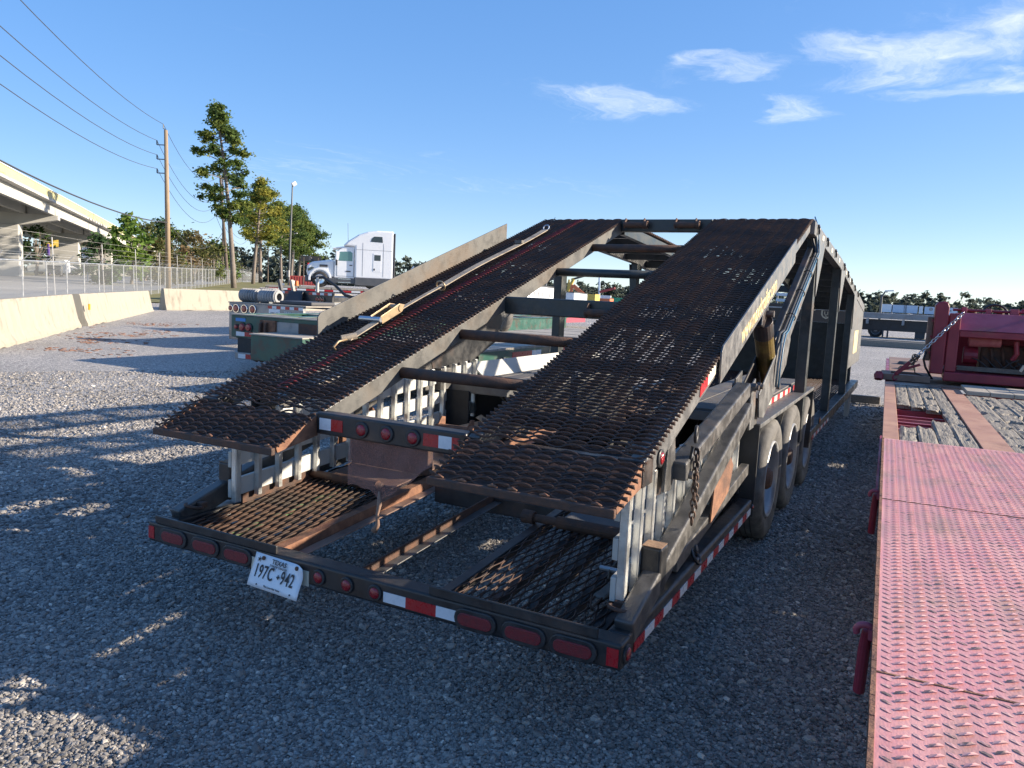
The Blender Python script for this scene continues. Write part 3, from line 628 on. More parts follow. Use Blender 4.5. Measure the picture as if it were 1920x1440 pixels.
MB().box(1.2722, 1.2745, 10.35, 11.1, 1.17, 1.52).build('nose_decal', 'decal_yellow', HT)
for y in (11.2, 11.5): MB().tube([(1.2, y, GZ), (1.2, y, .52)], .035, 10).build('landing_leg', 'alu_paint', HT)
MB().box(-.5, .5, 12.0, 14.2, .95, 1.15).build('gooseneck', 'black_steel', HT, bevel=.02)
MB().box(-.5, .5, 11.99, 12.3, .55, 1.14).build('gooseneck_root', 'black_steel', HT, bevel=.02)

# ------------------------------------------------------------------ loose gear on the hauler
# two aluminium loading ramps standing on edge along the lower deck
def loading_ramp(s_, label):
    x = 1.160 if s_ > 0 else -1.145; T = thing('loading_ramp', label, 'ramp', (x, .35, .62), world=True, group='aluminium loading ramps on the hauler')
    y0, y1 = .40, 3.02; zb = lambda y: .628+.068*(y-.3)
    if s_ > 0: y0, y1 = .25, 2.50
    for dz0, dz1, dx in ((.025, .125, .018), (.195, .285, .018), (.355, .455, .018)):
        MB().yz(x-.014, x+.010, [(y0, zb(y0)+dz0), (y0, zb(y0)+dz1), (y1, zb(y1)+dz1), (y1, zb(y1)+dz0)]).build('stringer', 'alu_paint', T, bevel=.003)
    n = int((y1-y0)/.160)+1
    for k in range(n):
        y = y0+.022+k*.160; w = .028 if k else .040
        if y+w > y1: continue
        a, b = x+.0105, x+.042
        o = MB().prism([(a, y-w*.5, zb(y)), (b, y-w*.5, zb(y)), (b, y+w*.5, zb(y)), (a, y+w*.5, zb(y))], (0, .0, .485 if k else .49)).build('rung', 'aluminium', T, bevel=.003)
        rb = MB()
        for q in range(4):
            yy = y-w*.36+w*.24*q; f = b; rb.box(f, f+.0035, yy-.0022, yy+.0022, zb(y)+.003, zb(y)+.48)
        rb.build('grip_rib', 'aluminium', o)
    return T
loading_ramp(-1, 'aluminium ladder style loading ramp standing on edge below the left rusty ramp')
loading_ramp(1, 'aluminium ladder style loading ramp behind the diagonal arm on the right side')
# ratchet strap on the left ramp
def sag(p, q, n, dz=0.): return [tuple(Vector(p).lerp(Vector(q), i/n)+Vector((0, 0, -dz*math.sin(PI*i/n)))) for i in range(n+1)]
def ribbon(pts, w, th, name, mat, parent, wdir=(1, 0, 0)):
    mb = MB(); W_ = Vector(wdir).normalized()*w/2; n = len(pts)
    for i, p in enumerate(pts):
        p = Vector(p); t = (Vector(pts[min(i+1, n-1)])-Vector(pts[max(i-1, 0)])).normalized(); nn = W_.cross(t).normalized()*th/2
        mb.v += [tuple(p-W_-nn), tuple(p+W_-nn), tuple(p+W_+nn), tuple(p-W_+nn)]
    for i in range(n-1):
        for k in range(4): mb.f.append((4*i+k, 4*i+(k+1) % 4, 4*i+4+(k+1) % 4, 4*i+4+k))
    mb.f += [(0, 1, 2, 3), (4*n-1, 4*n-2, 4*n-3, 4*n-4)]
    return mb.build(name, mat, parent)
zs = lambda y: zu(y)+.026
S1 = thing('ratchet_strap', 'dusty tan ratchet strap stretched up the outer side of the left ramp', 'strap', (-.95, 1.0, zs(1.0)), world=True)
SX = lambda y: -.935-.060*min(1, max(0, (y-1.05)/3))
ribbon([(SX(y), y, zs(y)+.01+.010*math.sin(y*5)) for y in np.linspace(1.12, 1.45, 6)], .055, .006, 'webbing', 'strap', S1)
ribbon([(SX(y), y, zs(y)+.012+.006*math.sin(y*4)) for y in np.linspace(1.60, 2.16, 8)], .034, .006, 'webbing', 'strap', S1)
ribbon([(SX(y), y, zs(y)+.012+.010*math.sin(y*3)) for y in np.linspace(2.18, 3.95, 16)], .058, .006, 'webbing', 'strap', S1)
MB().tube([(SX(1.1), 1.13, zs(1.1)+.016), (SX(1.1), 1.04, zs(1.05)+.02), (SX(1.1)-.004, 1.0, zs(1.0)+.004), (SX(1.1)-.008, 1.02, zs(1.0)-.012)], .007, 8).build('hook', 'ratchet', S1, smooth=True)
MB().tube([(SX(1.1)-.03, 1.10, zs(1.1)+.016), (SX(1.1)+.03, 1.17, zs(1.15)+.02)], .022, 8).build('hook_sleeve', 'strap', S1)
for dx in (-.045, .035): MB().yz(SX(1.5)+dx, SX(1.5)+dx+.007, [(1.42, zs(1.42)), (1.40, zs(1.42)+.05), (1.60, zs(1.60)+.075), (1.66, zs(1.66)+.05), (1.62, zs(1.62)+.01)]).build('ratchet_side', 'ratchet', S1, bevel=.003)
MB().tube([(SX(1.4)-.13, 1.405, zs(1.4)+.035), (SX(1.4)+.04, 1.405, zs(1.4)+.035)], .017, 12).build('ratchet_handle', 'zinc', S1)
MB().tube([(SX(1.6)-.05, 1.61, zs(1.6)+.045), (SX(1.6)+.05, 1.61, zs(1.6)+.045)], .024, 12).build('ratchet_spool', 'ratchet', S1)
MB().torus((SX(2.17), 2.17, zs(2.17)+.02), (0, 1, .4), .036, .006, 14, 6).build('keeper_ring', 'ratchet', S1, smooth=True)
MB().box(SX(3.9)-.034, SX(3.9)+.034, 3.42, 3.47, zs(3.42)+.016, zs(3.47)+.026).build('strap_buckle', 'strap_grey', S1)
MB().torus((SX(3.95), 3.97, zs(3.97)+.02), (0, 1, -.5), .028, .006, 12, 6).build('keeper_ring', 'zinc', S1)
# ratchet strap on the right tail deck
S2 = thing('ratchet_strap', 'grey ratchet strap with a shiny handle lying on the right tail deck', 'strap', (1.06, .4, zt(.4)), world=True)
zd = lambda y: zt(y)+.02
ribbon([(1.075-.01*math.sin(y*8), y, zd(y)+.006) for y in np.linspace(.36, .60, 7)], .055, .006, 'webbing', 'strap_grey', S2)
ribbon([(1.06, y, zd(y)+.02+.02*math.sin((y-.66)*9)) for y in np.linspace(.66, 1.0, 8)], .055, .006, 'webbing', 'strap_grey', S2)
for dx in (-.04, .033): MB().yz(1.07+dx, 1.077+dx, [(.54, zd(.54)), (.54, zd(.54)+.04), (.70, zd(.7)+.05), (.74, zd(.74)+.01)]).build('ratchet_side', 'strap_grey', S2, bevel=.003)
MB().tube([(.985, .565, zd(.565)+.035), (1.115, .565, zd(.565)+.035)], .012, 12).build('ratchet_handle', 'zinc', S2)
MB().box(1.045, 1.10, .33, .39, zd(.35), zd(.35)+.018).build('hook_sleeve', 'strap_grey', S2, bevel=.008)
for dx in (-.016, .016): MB().tube([(1.07+dx, .35, zd(.35)+.01), (1.07+dx, .29, zd(.3)+.012), (1.07+dx*.3, .262, zd(.26)), (1.07, .27, zd(.26)-.018)], .005, 7).build('hook', 'rust_dark', S2, smooth=True)
# loose webbing heaped by the left guard plate
S3 = thing('loose_webbing', 'heap of loose brown strap webbing on the left lower deck before the pale guard plate', 'strap', (-.7, 2.6, zt(2.6)), world=True)
P3 = [(-.95+.55*t+.06*math.sin(9*t), 2.45+.45*math.sin(3.2*t), zt(2.6)+.05+.05*abs(math.sin(7*t))) for t in np.linspace(0, 1, 22)]
ribbon(P3, .05, .005, 'webbing', 'strap', S3, (.2, .6, .8))
P3 = [(-.35-.5*t, 2.9+.3*math.sin(4*t+1), zt(2.9)+.06+.06*abs(math.cos(6*t))) for t in np.linspace(0, 1, 18)]
ribbon(P3, .05, .005, 'webbing', 'strap', S3, (.5, .6, .4))
S4 = thing('loose_webbing', 'small dark tangle of webbing at the foot of the left loading ramp', 'strap', (-1.05, 1.55, zt(1.55)), world=True)
P4 = [(-1.07+.10*math.cos(9*t)*t, 1.42+.5*t, zt(1.5)+.04+.05*abs(math.sin(11*t))) for t in np.linspace(0, 1, 26)]
ribbon(P4, .04, .005, 'webbing', 'strap_grey', S4, (.4, .5, .7))
# safety chain hanging from the right pivot
c1 = link_chain([(1.312, .83, 1.20), (1.318, .815, 1.08), (1.318, .805, .86)], .038, .0044, 'safety_chain', 'chain')
tag(c1, 'short rusty safety chain hanging from the pivot bolt on the right side', 'chain')
MB().tube([(1.30, .90, 1.02), (1.318, .84, 1.19), (1.30, .80, 1.215), (1.285, .81, 1.10)], .008, 8).build('chain_hook', 'black_steel', c1, smooth=True)
link_chain([(1.305, .85, 1.10), (1.326, .838, .93)], .038, .0044, 'chain_end', 'chain', c1)
# sheer safety flag under the light bar
fm = bpy.data.materials.new('flag_mesh'); fm.use_nodes = True; t = fm.node_tree; b = t.nodes['Principled BSDF']
b.inputs['Base Color'].default_value = (.40, .20, .16, 1); b.inputs['Roughness'].default_value = .9
tr = t.nodes.new('ShaderNodeBsdfTransparent'); ms = t.nodes.new('ShaderNodeMixShader'); ck = t.nodes.new('ShaderNodeTexNoise'); ck.inputs['Scale'].default_value = 260
tc_ = t.nodes.new('ShaderNodeTexCoord'); t.links.new(tc_.outputs['Object'], ck.inputs['Vector'])
rp = t.nodes.new('ShaderNodeMapRange'); rp.inputs[1].default_value = .35; rp.inputs[2].default_value = .65; rp.inputs[3].default_value = .28; rp.inputs[4].default_value = .58; t.links.new(ck.outputs[0], rp.inputs[0])
t.links.new(rp.outputs[0], ms.inputs[0]); t.links.new(tr.outputs[0], ms.inputs[1]); t.links.new(b.outputs[0], ms.inputs[2])
t.links.new(ms.outputs[0], t.nodes['Material Output'].inputs[0])
mb = MB(); gx, gy = 22, 14
for j in range(gy+1):
    for i in range(gx+1):
        u, v = i/gx, j/gy; top, bot = 1.128, .905+.02*math.sin(u*30)*.3
        x = -.225+.485*u; z = top+(bot-top)*v
        if u > .62: z = top+(z-top)*(1-.75*(u-.62)/.38*(.3+.7*v))
        pull = math.exp(-((u-.42)/.11)**2)*v*v
        mb.v.append((x-(.485*(u-.40))*.45*v*math.exp(-((u-.40)/.25)**2), .30-.010*math.sin(u*19+v*3)-.02*v, z-.05*pull))
for j in range(gy):
    for i in range(gx):
        a = j*(gx+1)+i; mb.f.append((a, a+1, a+gx+2, a+gx+1))
fl = mb.build('safety_flag', fm, None, smooth=True)
tag(fl, 'sheer brown mesh safety flag hanging under the light bar between the ramp tips', 'flag')
MB().tube([(-.035, .285, .90), (-.03, .283, .84), (-.04, .282, .79), (-.035, .28, .74), (-.055, .28, .705)], [.006, .012, .008, .011, .017], 9).build('gathered_tail', 'rust_plate', fl, smooth=True)
# timber sticking out by the nose
o = MB().box(.72, 1.62, 13.3, 13.42, .10, .24).build('timber_block', 'wood_grey', None, bevel=.006)
tag(o, 'square grey timber lying on the gravel at the nose of the black hauler', 'timber')

# ================================================================== red flatbed trailer on the right
from mathutils import noise as mnoise
RT = thing('red_flatbed_trailer', 'red flatbed trailer with pink diamond plate and rotten wooden deck', 'trailer', (2.102, 0, GZ), .0337)
DZ = .92
MB().box(0, 2.45, -3.6, 3.16, DZ-.010, DZ).build('diamond_plate', 'deck_pink', RT, bevel=.002)
# raised lugs of the plate, alternating left and right
V, F = [], []
du, dv = .0585, .0405
lug = [(-.5, 0, 0), (-.25, .5, .75), (.25, .5, .75), (.5, 0, 0), (.25, -.5, .75), (-.25, -.5, .75), (0, .12, 1), (0, -.12, 1)]
lf = [(0, 7, 6), (0, 6, 1), (1, 6, 2), (2, 6, 3), (3, 6, 7), (3, 7, 4), (4, 7, 5), (5, 7, 0)]
iu = 0; u = .03
while u < 2.42:
    v = -1.9 + (dv/2 if iu % 2 else 0); ang = .62 if iu % 2 else -.62+PI
    ca, sa = math.cos(ang), math.sin(ang)
    while v < 3.14:
        o = len(V)
        for a, b, c in lug:
            x, y = a*(.041 if iu % 2 else .030), b*.0092; V.append((u+x*ca-y*sa, v+x*sa+y*ca, DZ+.0002+c*(.0050 if iu % 2 else .0018)))
        F += [tuple(i+o for i in f) for f in lf]; v += dv
    u += du/2*1.02; iu += 1
mb = MB(); mb.v, mb.f = V, F
tag(mb.build('plate_lugs', 'deck_lug', RT), kind='stuff')
for v in (-.62, 1.28): MB().box(.0, 2.45, v, v+.007, DZ+.0001, DZ+.0022).build('plate_seam', 'rust', RT)
eb = MB(); n = 140
for i in range(n):
    y = -3.6+6.76*i/n; w = .006+.006*abs(mnoise.noise((y*7, 0, 3))); eb.box(-w*.5, .008, y, y+6.76/n*.96, DZ-.012, DZ+.002+.002*random.random())
tag(eb.build('plate_ragged_edge', 'rust', RT), kind='stuff')
# steel strips let into the wooden deck
MB().box(-.004, .100, 3.10, 7.95, DZ-.032, DZ-.010).build('deck_strip', 'steel_strip', RT, bevel=.003)
MB().box(.592, .770, 3.165, 7.60, DZ-.030, DZ-.008).build('deck_strip', 'steel_strip', RT, bevel=.003)
MB().box(1.66, 1.84, 3.165, 7.60, DZ-.030, DZ-.008).build('deck_strip', 'steel_strip', RT, bevel=.003)
MB().box(2.34, 2.45, 3.165, 14, DZ-.030, DZ-.008).build('deck_strip', 'steel_strip', RT, bevel=.003)
MB().box(.101, .59, 7.62, 7.95, DZ-.03, DZ-.009).build('deck_strip', 'worn_steel', RT, bevel=.003)
def plank(u0, u1, v0, v1, rag0=0., rag1=0., wear=.006, seed=0, pits=.0):
    nu, nv = 7, max(6, int((v1-v0)/.03)); mb = MB(); top = {}; bot = {}
    for j in range(nv+1):
        for i in range(nu+1):
            x = u0+(u1-u0)*i/nu; t = j/nv; y = v0+(v1-v0)*t
            r0 = rag0*(mnoise.noise((x*26, seed, 1))+.9*mnoise.noise((x*70, seed, 5))); r1 = rag1*(mnoise.noise((x*26, seed, 2))+.9*mnoise.noise((x*70, seed, 6)))
            y += r0*max(0, 1-t*(v1-v0)/.25)+r1*max(0, 1-(1-t)*(v1-v0)/.25)
            z = DZ-.014+wear*mnoise.noise((x*40, y*1.6, seed))+wear*.5*mnoise.noise((x*110, y*7, seed))
            g = mnoise.noise((x*6, y*4.0, seed*.37+4))+.5*mnoise.noise((x*16, y*11, seed))
            if pits and g > .34: z -= pits*min(1, (g-.34)*5)
            if i in (0, nu): z -= .005
            top[i, j] = len(mb.v); mb.v.append((x, y, z)); 
    for j in range(nv+1):
        for i in (0, nu):
            x, y, z = mb.v[top[i, j]]; bot[i, j] = len(mb.v); mb.v.append((x, y, DZ-.052))
    for j in range(nv):
        for i in range(nu): mb.f.append((top[i, j], top[i+1, j], top[i+1, j+1], top[i, j+1]))
        mb.f.append((top[0, j], top[0, j+1], bot[0, j+1], bot[0, j])); mb.f.append((top[nu, j], bot[nu, j], bot[nu, j+1], top[nu, j+1]))
    for j in (0, nv): mb.f.append(tuple([bot[0, j]]+[top[i, j] for i in range(nu+1)]+[bot[nu, j]]))
    return mb.build('plank', 'wood_grey', RT)
us = [.104, .224, .345, .467, .588]
for k in range(4):
    a, b = us[k]+.003, us[k+1]-.003
    if k < 2:
        plank(a, b, 3.12, 3.92+.10*k, 0, .16, .006, k, .012); plank(a, b, 5.48-.05*k, 7.61, .14, 0, .006, k+9, .03)
    elif k == 2:
        plank(a, b, 3.12, 4.48, 0, .14, .005, k, .008); plank(a, b, 5.28, 7.61, .10, 0, .006, k+9, .025)
    else: plank(a, b, 3.12, 7.61, 0, 0, .0045, k, .010)
u = .774; k = 20
while u < 1.64:
    plank(u, u+.140, 3.165, 7.0, 0, 0, .006, k, .045); u += .1455; k += 1
u = 1.844
while u < 2.3:
    plank(u, u+.155, 3.165, 7.4, 0, 0, .006, k, .02); u += .160; k += 1
for i in range(7):   # pale timbers under the engine skid
    MB().box(.80+i*.22, 1.015+i*.22, 7.06, 7.86, DZ-.012, DZ+.032).build('plank', 'wood_pale', RT, bevel=.004)
for i in range(26): MB().box(.02, 2.43, -3.4+i*.44, -3.36+i*.44, DZ-.16, DZ-.056).build('joist', 'red_paint', RT)
for i in range(5): MB().box(.06, .60, 4.16+i*.21, 4.185+i*.21, DZ-.10, DZ-.060).build('joist', 'pink_faded', RT, bevel=.002)
MB().box(.70, .82, -3.6, 14, DZ-.42, DZ-.162).build('main_beam', 'red_paint', RT); MB().box(1.65, 1.77, -3.6, 14, DZ-.42, DZ-.162).build('main_beam', 'red_paint', RT)
MB().box(.0, .05, -3.6, 3.10, DZ-.13, DZ-.013).build('side_rail', 'rust_dark', RT, bevel=.004)
MB().box(.0, .05, 3.101, 13.5, DZ-.13, DZ-.033).build('side_rail', 'red_paint', RT, bevel=.004)
MB().box(.052, .10, -3.6, 3.10, DZ-.36, DZ-.06).build('side_timber', 'wood_grey', RT, bevel=.006)
MB().bar((-.012, 1.9, DZ-.20), (-.012, 3.3, DZ-.03), .012, .05).build('rub_rail', 'red_faded', RT)
MB().box(.05, 2.42, 8.05, 14, DZ-.05, DZ-.03).build('front_deck', 'rust_plate', RT)
def side_winch(v):
    o = MB().torus((-.020, v, DZ-.062), (.1, 1, .25), .024, .010, 18, 8, -.62*PI, .80*PI).build('side_winch', 'red_faded', RT, smooth=True)
    MB().tube([(-.016, v+.02, DZ-.06), (-.018, v+.05, DZ-.13), (-.021, v+.075, DZ-.28)], [.013, .017, .017], 12).build('winch_drum', 'red_paint', o, bevel=.006)
    MB().bar((-.012, v, DZ-.06), (.012, v, DZ-.06), .05, .03).build('winch_bracket', 'red_faded', o)
side_winch(-.22); side_winch(1.62)
for v in (10.8, 12.0):
    for uu in (.30, 2.15):
        w_ = MB().lathe([(-.14, .30), (-.14, .42), (-.10, .47), (.10, .47), (.14, .42), (.14, .30)], (uu, v, .47), (1, 0, 0), 28).build('wheel', 'rubber', RT, smooth=True)
        MB().lathe([(-.10, .30), (-.06, .20), (-.06, 0)], (uu, v, .47), (1, 0, 0), 20).build('rim', 'rim_white', w_)
# small steel pocket frame at the far left corner of the deck
fr = MB(); fr.box(-.06, .50, 8.30, 8.40, DZ-.02, DZ+.06); fr.box(-.06, .06, 8.40, 9.0, DZ-.02, DZ+.05); fr.box(.38, .50, 8.40, 9.0, DZ-.02, DZ+.05); fr.box(-.06, .50, 9.0, 9.06, DZ-.02, DZ+.05)
fr.build('pocket_frame', 'rust_plate', RT, bevel=.006)
for i in range(3): MB().box(.062, .378, 8.47+i*.16, 8.52+i*.16, DZ-.01, DZ+.03).build('pocket_slat', 'red_faded', RT)
MB().lathe([(0, .05), (.06, .06), (.10, .04), (.1, 0)], (-.08, 8.30, DZ-.02), (0, .4, 1), 12).build('corner_lug', 'red_paint', RT)

# ------------------------------------------------------------------ engine unit on the red trailer
EU = thing('engine_unit', 'dark red skid mounted engine unit with open side standing on the red trailer', 'engine', (2.9, 8.6, 1.01), world=True)
Y0, Y1, X0, X1 = 8.39, 9.75, 2.46, 5.2
MB().box(X0, X1, Y0-.03, Y1, 1.022, 1.135).build('skid_base', 'red_paint', EU, bevel=.012)
for x in (X0, 3.9, 5.08): MB().box(x, x+.125, Y0, Y0+.10, 1.137, 1.86).build('frame_post', 'red_paint', EU, bevel=.012)
MB().box(X0+.126, X1-.01, Y0+.005, Y0+.09, 1.575, 1.655).build('frame_rail', 'red_paint', EU, bevel=.008)
MB().prism([(X0+.06, Y0-.006, 1.657), (X1-.006, Y0-.006, 1.657), (X1-.12, Y0+.30, 1.862), (X0+.16, Y0+.30, 1.862)], (0, .02, .012)).build('sloped_hood', 'red_faded', EU, bevel=.006)
MB().box(X0+.1, X1-.02, Y0+.31, Y1, 1.83, 1.868).build('roof_panel', 'red_paint', EU, bevel=.006)
MB().box(X0+.02, X1, Y1-.03, Y1, 1.137, 1.83).build('back_panel', 'red_paint', EU)
# rounded radiator shroud on the left end
pr = [(X0-.16, 1.10), (X0-.165, 1.95), (X0-.14, 1.99), (X0-.08, 2.0), (X0-.03, 1.985), (X0-.012, 1.93), (X0-.012, 1.10)]
MB().prism([(x, Y0-.02, z) for x, z in pr], (0, .9, 0)).build('radiator_shroud', 'red_paint', EU, bevel=.015)
MB().box(X0-.23, X0-.166, Y0+.1, Y0+.8, 1.25, 1.80).build('radiator_core', 'rust_plate', EU, bevel=.01)
for i in range(3): MB().bar((X0-.19, Y0+.06, 1.36+i*.2), (X0-.165, Y0+.06, 1.36+i*.2), .03, .03).build('shroud_hinge', 'red_paint', EU)
# machinery in the opening
MB().tube([(2.70, Y0+.25, 1.52), (3.05, Y0+.25, 1.53)], .065, 16).build('muffler', 'pink_faded', EU, bevel=.015)
MB().tube([(2.66, Y0+.35, 1.34), (2.82, Y0+.35, 1.34)], .11, 16).build('pulley', 'red_paint', EU, bevel=.01)
MB().box(2.85, 3.7, Y0+.35, Y0+.9, 1.14, 1.48).build('engine_block', 'rust_dark', EU, bevel=.03)
for i in range(6): MB().tube([(2.95+i*.12, Y0+.33, 1.47), (2.97+i*.12, Y0+.28, 1.36), (2.98+i*.13, Y0+.33, 1.22)], .018, 8).build('exhaust_pipe', 'rust_dark', EU, smooth=True)
MB().tube([(3.20, Y0+.2, 1.55), (3.22, Y0+.2, 1.40), (3.18, Y0+.22, 1.32)], .03, 10).build('intake_pipe', 'red_paint', EU)
MB().tube([(3.36, Y0+.2, 1.56), (3.38, Y0+.2, 1.38)], .025, 10).build('intake_pipe', 'red_paint', EU)
MB().tube([(3.5, Y0+.45, 1.38), (3.85, Y0+.45, 1.38)], .16, 18).build('generator_drum', 'red_paint', EU, bevel=.02)
for k in range(5):
    P = [(2.75+.12*k+t*.5, Y0+.16+.05*math.sin(k), 1.32-.12*math.sin(t*PI)+.03*math.sin(t*9+k)) for t in np.linspace(0, 1, 9)]
    MB().tube(P, .009, 6).build('engine_hose', 'hose_black', EU, smooth=True)
MB().tube([(3.27, Y0+.12, 1.20), (3.30, Y0+.10, 1.27)], .018, 8).build('filler_cap', 'tape_cream', EU)
MB().box(X0+.14, 5.0, Y0+.13, Y0+.17, 1.16, 1.215).build('lower_tray', 'worn_steel', EU)
# fittings on the roof
for x, w, hgt in ((2.60, .055, .075), (2.86, .06, .065), (3.12, .09, .075), (3.55, .12, .075)):
    MB().box(x, x+w, Y0+.42, Y0+.50, 1.868, 1.868+hgt).build('roof_bracket', 'red_faded', EU, bevel=.006)
MB().tube([(2.5, Y0+.47, 1.905), (5.0, Y0+.47, 1.905)], .017, 10).build('roof_pipe', 'red_paint', EU)
for x in (2.72, 3.02): MB().lathe([(0, .05), (.03, .05), (.05, .03), (.05, 0)], (x, Y0+.55, 1.868), (0, 0, 1), 14).build('roof_cap', 'rust_dark', EU)
MB().torus((3.32, Y0+.55, 1.84), (.2, 1, 0), .11, .016, 18, 8, -PI/2, PI/2).build('roof_hose', 'red_paint', EU, smooth=True)
MB().torus((2.98, Y0+.75, 1.84), (0, 1, 0), .15, .014, 18, 8, -PI/2, PI/2).build('roof_hose', 'hose_black', EU, smooth=True)
MB().prism([(3.44, Y0+.4, 1.868), (3.62, Y0+.4, 1.968), (3.78, Y0+.4, 1.868)], (0, .1, 0)).build('lifting_eye', 'red_paint', EU, bevel=.005)
ch = link_chain([(2.075, 8.30, 1.235), (2.165, 8.30, 1.325), (2.60, 8.33, 1.868)], .062, .0075, 'tie_down_chain', 'zinc')
tag(ch, 'bright steel tie down chain running over the red engine unit corner', 'chain')
link_chain([(2.09, 8.29, 1.24), (2.12, 8.27, 1.32), (2.17, 8.29, 1.30), (2.10, 8.28, 1.20)], .055, .007, 'chain_tangle', 'chain', ch)
BD = thing('load_binder', 'red lever load binder pulling the chain at the deck corner', 'binder', (2.0, 8.3, 1.0), world=True)
MB().bar((1.93, 8.30, 1.06), (2.08, 8.30, 1.225), .035, .05).build('binder_body', 'red_paint', BD, bevel=.008)
MB().bar((2.0, 8.30, 1.125), (2.195, 8.29, 1.205), .022, .032).build('lever', 'red_paint', BD, bevel=.006)
MB().tube([(1.93, 8.3, 1.07), (1.90, 8.3, 1.02), (1.92, 8.3, .985), (1.955, 8.3, 1.0)], .012, 8).build('hook', 'red_paint', BD, smooth=True)
for k, (x, z0) in enumerate(((2.245, 1.37), (2.14, 1.28))):
    P = [(x, 8.42, z0), (x-.02, 8.42, z0-.10), (x+.01, 8.42, z0-.2), (2.34+.015*k, 8.42, 1.03)]
    o = MB().tube(P, .013 if k == 0 else .008, 8).build('hanging_hose', 'hose_black', None, smooth=True)
    tag(o, ('thick' if k == 0 else 'thin')+' black rubber hose curving down beside the red engine unit', 'hose')

# ================================================================== ground
def hgt(x, y):
    vx, vy = x-CAM.x, y-CAM.y; r = math.hypot(vx, vy); b = math.degrees(math.atan2(-vx, vy))
    if b < -140: b += 360
    k = min(1, max(0, (b-20)/18))*min(1, max(0, (150-b)/25)); k = k*k*(3-2*k)
    return GZ+k*(.0115*max(0, min(r, 150)-32)+.0004*max(0, min(r, 800)-150))
def gravel_material(name, stones):
    m = bpy.data.materials.new(name); m.use_nodes = True; t = m.node_tree; b = t.nodes['Principled BSDF']; l = t.links.new
    b.inputs['Roughness'].default_value = .85; b.inputs['Specular IOR Level'].default_value = .35
    ramp = t.nodes.new('ShaderNodeValToRGB'); e = ramp.color_ramp.elements
    e[0].position = 0; e[0].color = (.125, .120, .116, 1); e[1].position = 1; e[1].color = (.74, .68, .60, 1)
    for p, c in ((.35, (.275, .262, .248, 1)), (.70, (.41, .385, .355, 1)), (.90, (.55, .51, .46, 1))):
        x = ramp.color_ramp.elements.new(p); x.color = c
    if stones:
        for el in e: el.color = (el.color[0]*.98, el.color[1]*.96, el.color[2]*.93, 1)
        a = t.nodes.new('ShaderNodeAttribute'); a.attribute_type = 'INSTANCER'; a.attribute_name = 'tint'
        l(a.outputs['Fac'], ramp.inputs[0]); l(ramp.outputs[0], b.inputs['Base Color'])
        tc = t.nodes.new('ShaderNodeTexCoord'); n = t.nodes.new('ShaderNodeTexNoise'); n.inputs['Scale'].default_value = 3; l(tc.outputs['Object'], n.inputs['Vector'])
        bp = t.nodes.new('ShaderNodeBump'); bp.inputs['Strength'].default_value = .3; l(n.outputs[0], bp.inputs['Height']); l(bp.outputs[0], b.inputs['Normal'])
        return m
    tc = t.nodes.new('ShaderNodeTexCoord')
    v1 = t.nodes.new('ShaderNodeTexVoronoi'); v1.inputs['Scale'].default_value = 58; l(tc.outputs['Object'], v1.inputs['Vector'])
    sp = t.nodes.new('ShaderNodeSeparateColor'); l(v1.outputs['Color'], sp.inputs[0]); l(sp.outputs[0], ramp.inputs[0])
    n1 = t.nodes.new('ShaderNodeTexNoise'); n1.inputs['Scale'].default_value = .22; n1.inputs['Detail'].default_value = 8; n1.inputs['Roughness'].default_value = .65; l(tc.outputs['Object'], n1.inputs['Vector'])
    r1 = t.nodes.new('ShaderNodeMapRange'); r1.inputs[1].default_value = .3; r1.inputs[2].default_value = .7; r1.inputs[3].default_value = .98; r1.inputs[4].default_value = 1.34; l(n1.outputs[0], r1.inputs[0])
    mu = t.nodes.new('ShaderNodeMix'); mu.data_type = 'RGBA'; mu.blend_type = 'MULTIPLY'; mu.inputs['Factor'].default_value = 1
    l(ramp.outputs[0], mu.inputs['A']); l(r1.outputs[0], mu.inputs['B'])
    n3 = t.nodes.new('ShaderNodeTexNoise'); n3.inputs['Scale'].default_value = 11; n3.inputs['Detail'].default_value = 6; n3.inputs['Roughness'].default_value = .8; l(tc.outputs['Object'], n3.inputs['Vector'])
    r3 = t.nodes.new('ShaderNodeMapRange'); r3.inputs[1].default_value = .32; r3.inputs[2].default_value = .68; r3.inputs[3].default_value = .62; r3.inputs[4].default_value = 1.38; l(n3.outputs[0], r3.inputs[0])
    cw = t.nodes.new('ShaderNodeMix'); cw.data_type = 'RGBA'; cw.blend_type = 'MULTIPLY'; cw.inputs['Factor'].default_value = 1; l(mu.outputs['Result'], cw.inputs['A']); l(r3.outputs[0], cw.inputs['B'])
    mu = cw
    n2 = t.nodes.new('ShaderNodeTexNoise'); n2.inputs['Scale'].default_value = .5; n2.inputs['Detail'].default_value = 9; n2.inputs['Roughness'].default_value = .7; l(tc.outputs['Object'], n2.inputs['Vector'])
    r2 = t.nodes.new('ShaderNodeMapRange'); r2.inputs[1].default_value = .60; r2.inputs[2].default_value = .72; r2.inputs[4].default_value = .45; l(n2.outputs[0], r2.inputs[0])
    m2 = t.nodes.new('ShaderNodeMix'); m2.data_type = 'RGBA'; l(r2.outputs[0], m2.inputs['Factor']); l(mu.outputs['Result'], m2.inputs['A']); m2.inputs['B'].default_value = (.33, .29, .235, 1)
    l(m2.outputs['Result'], b.inputs['Base Color'])
    bp = t.nodes.new('ShaderNodeBump'); bp.inputs['Strength'].default_value = 1.0; bp.inputs['Distance'].default_value = .02; bp.invert = True
    l(v1.outputs['Distance'], bp.inputs['Height']); l(bp.outputs[0], b.inputs['Normal'])
    return m
mb = MB(); RAD = [0, 2, 4, 7, 11, 16, 22, 28, 32, 38, 46, 56, 68, 82, 98, 116, 135, 150, 180, 230, 300, 420, 600, 800, 1200, 2000, 3500]; NA = 120
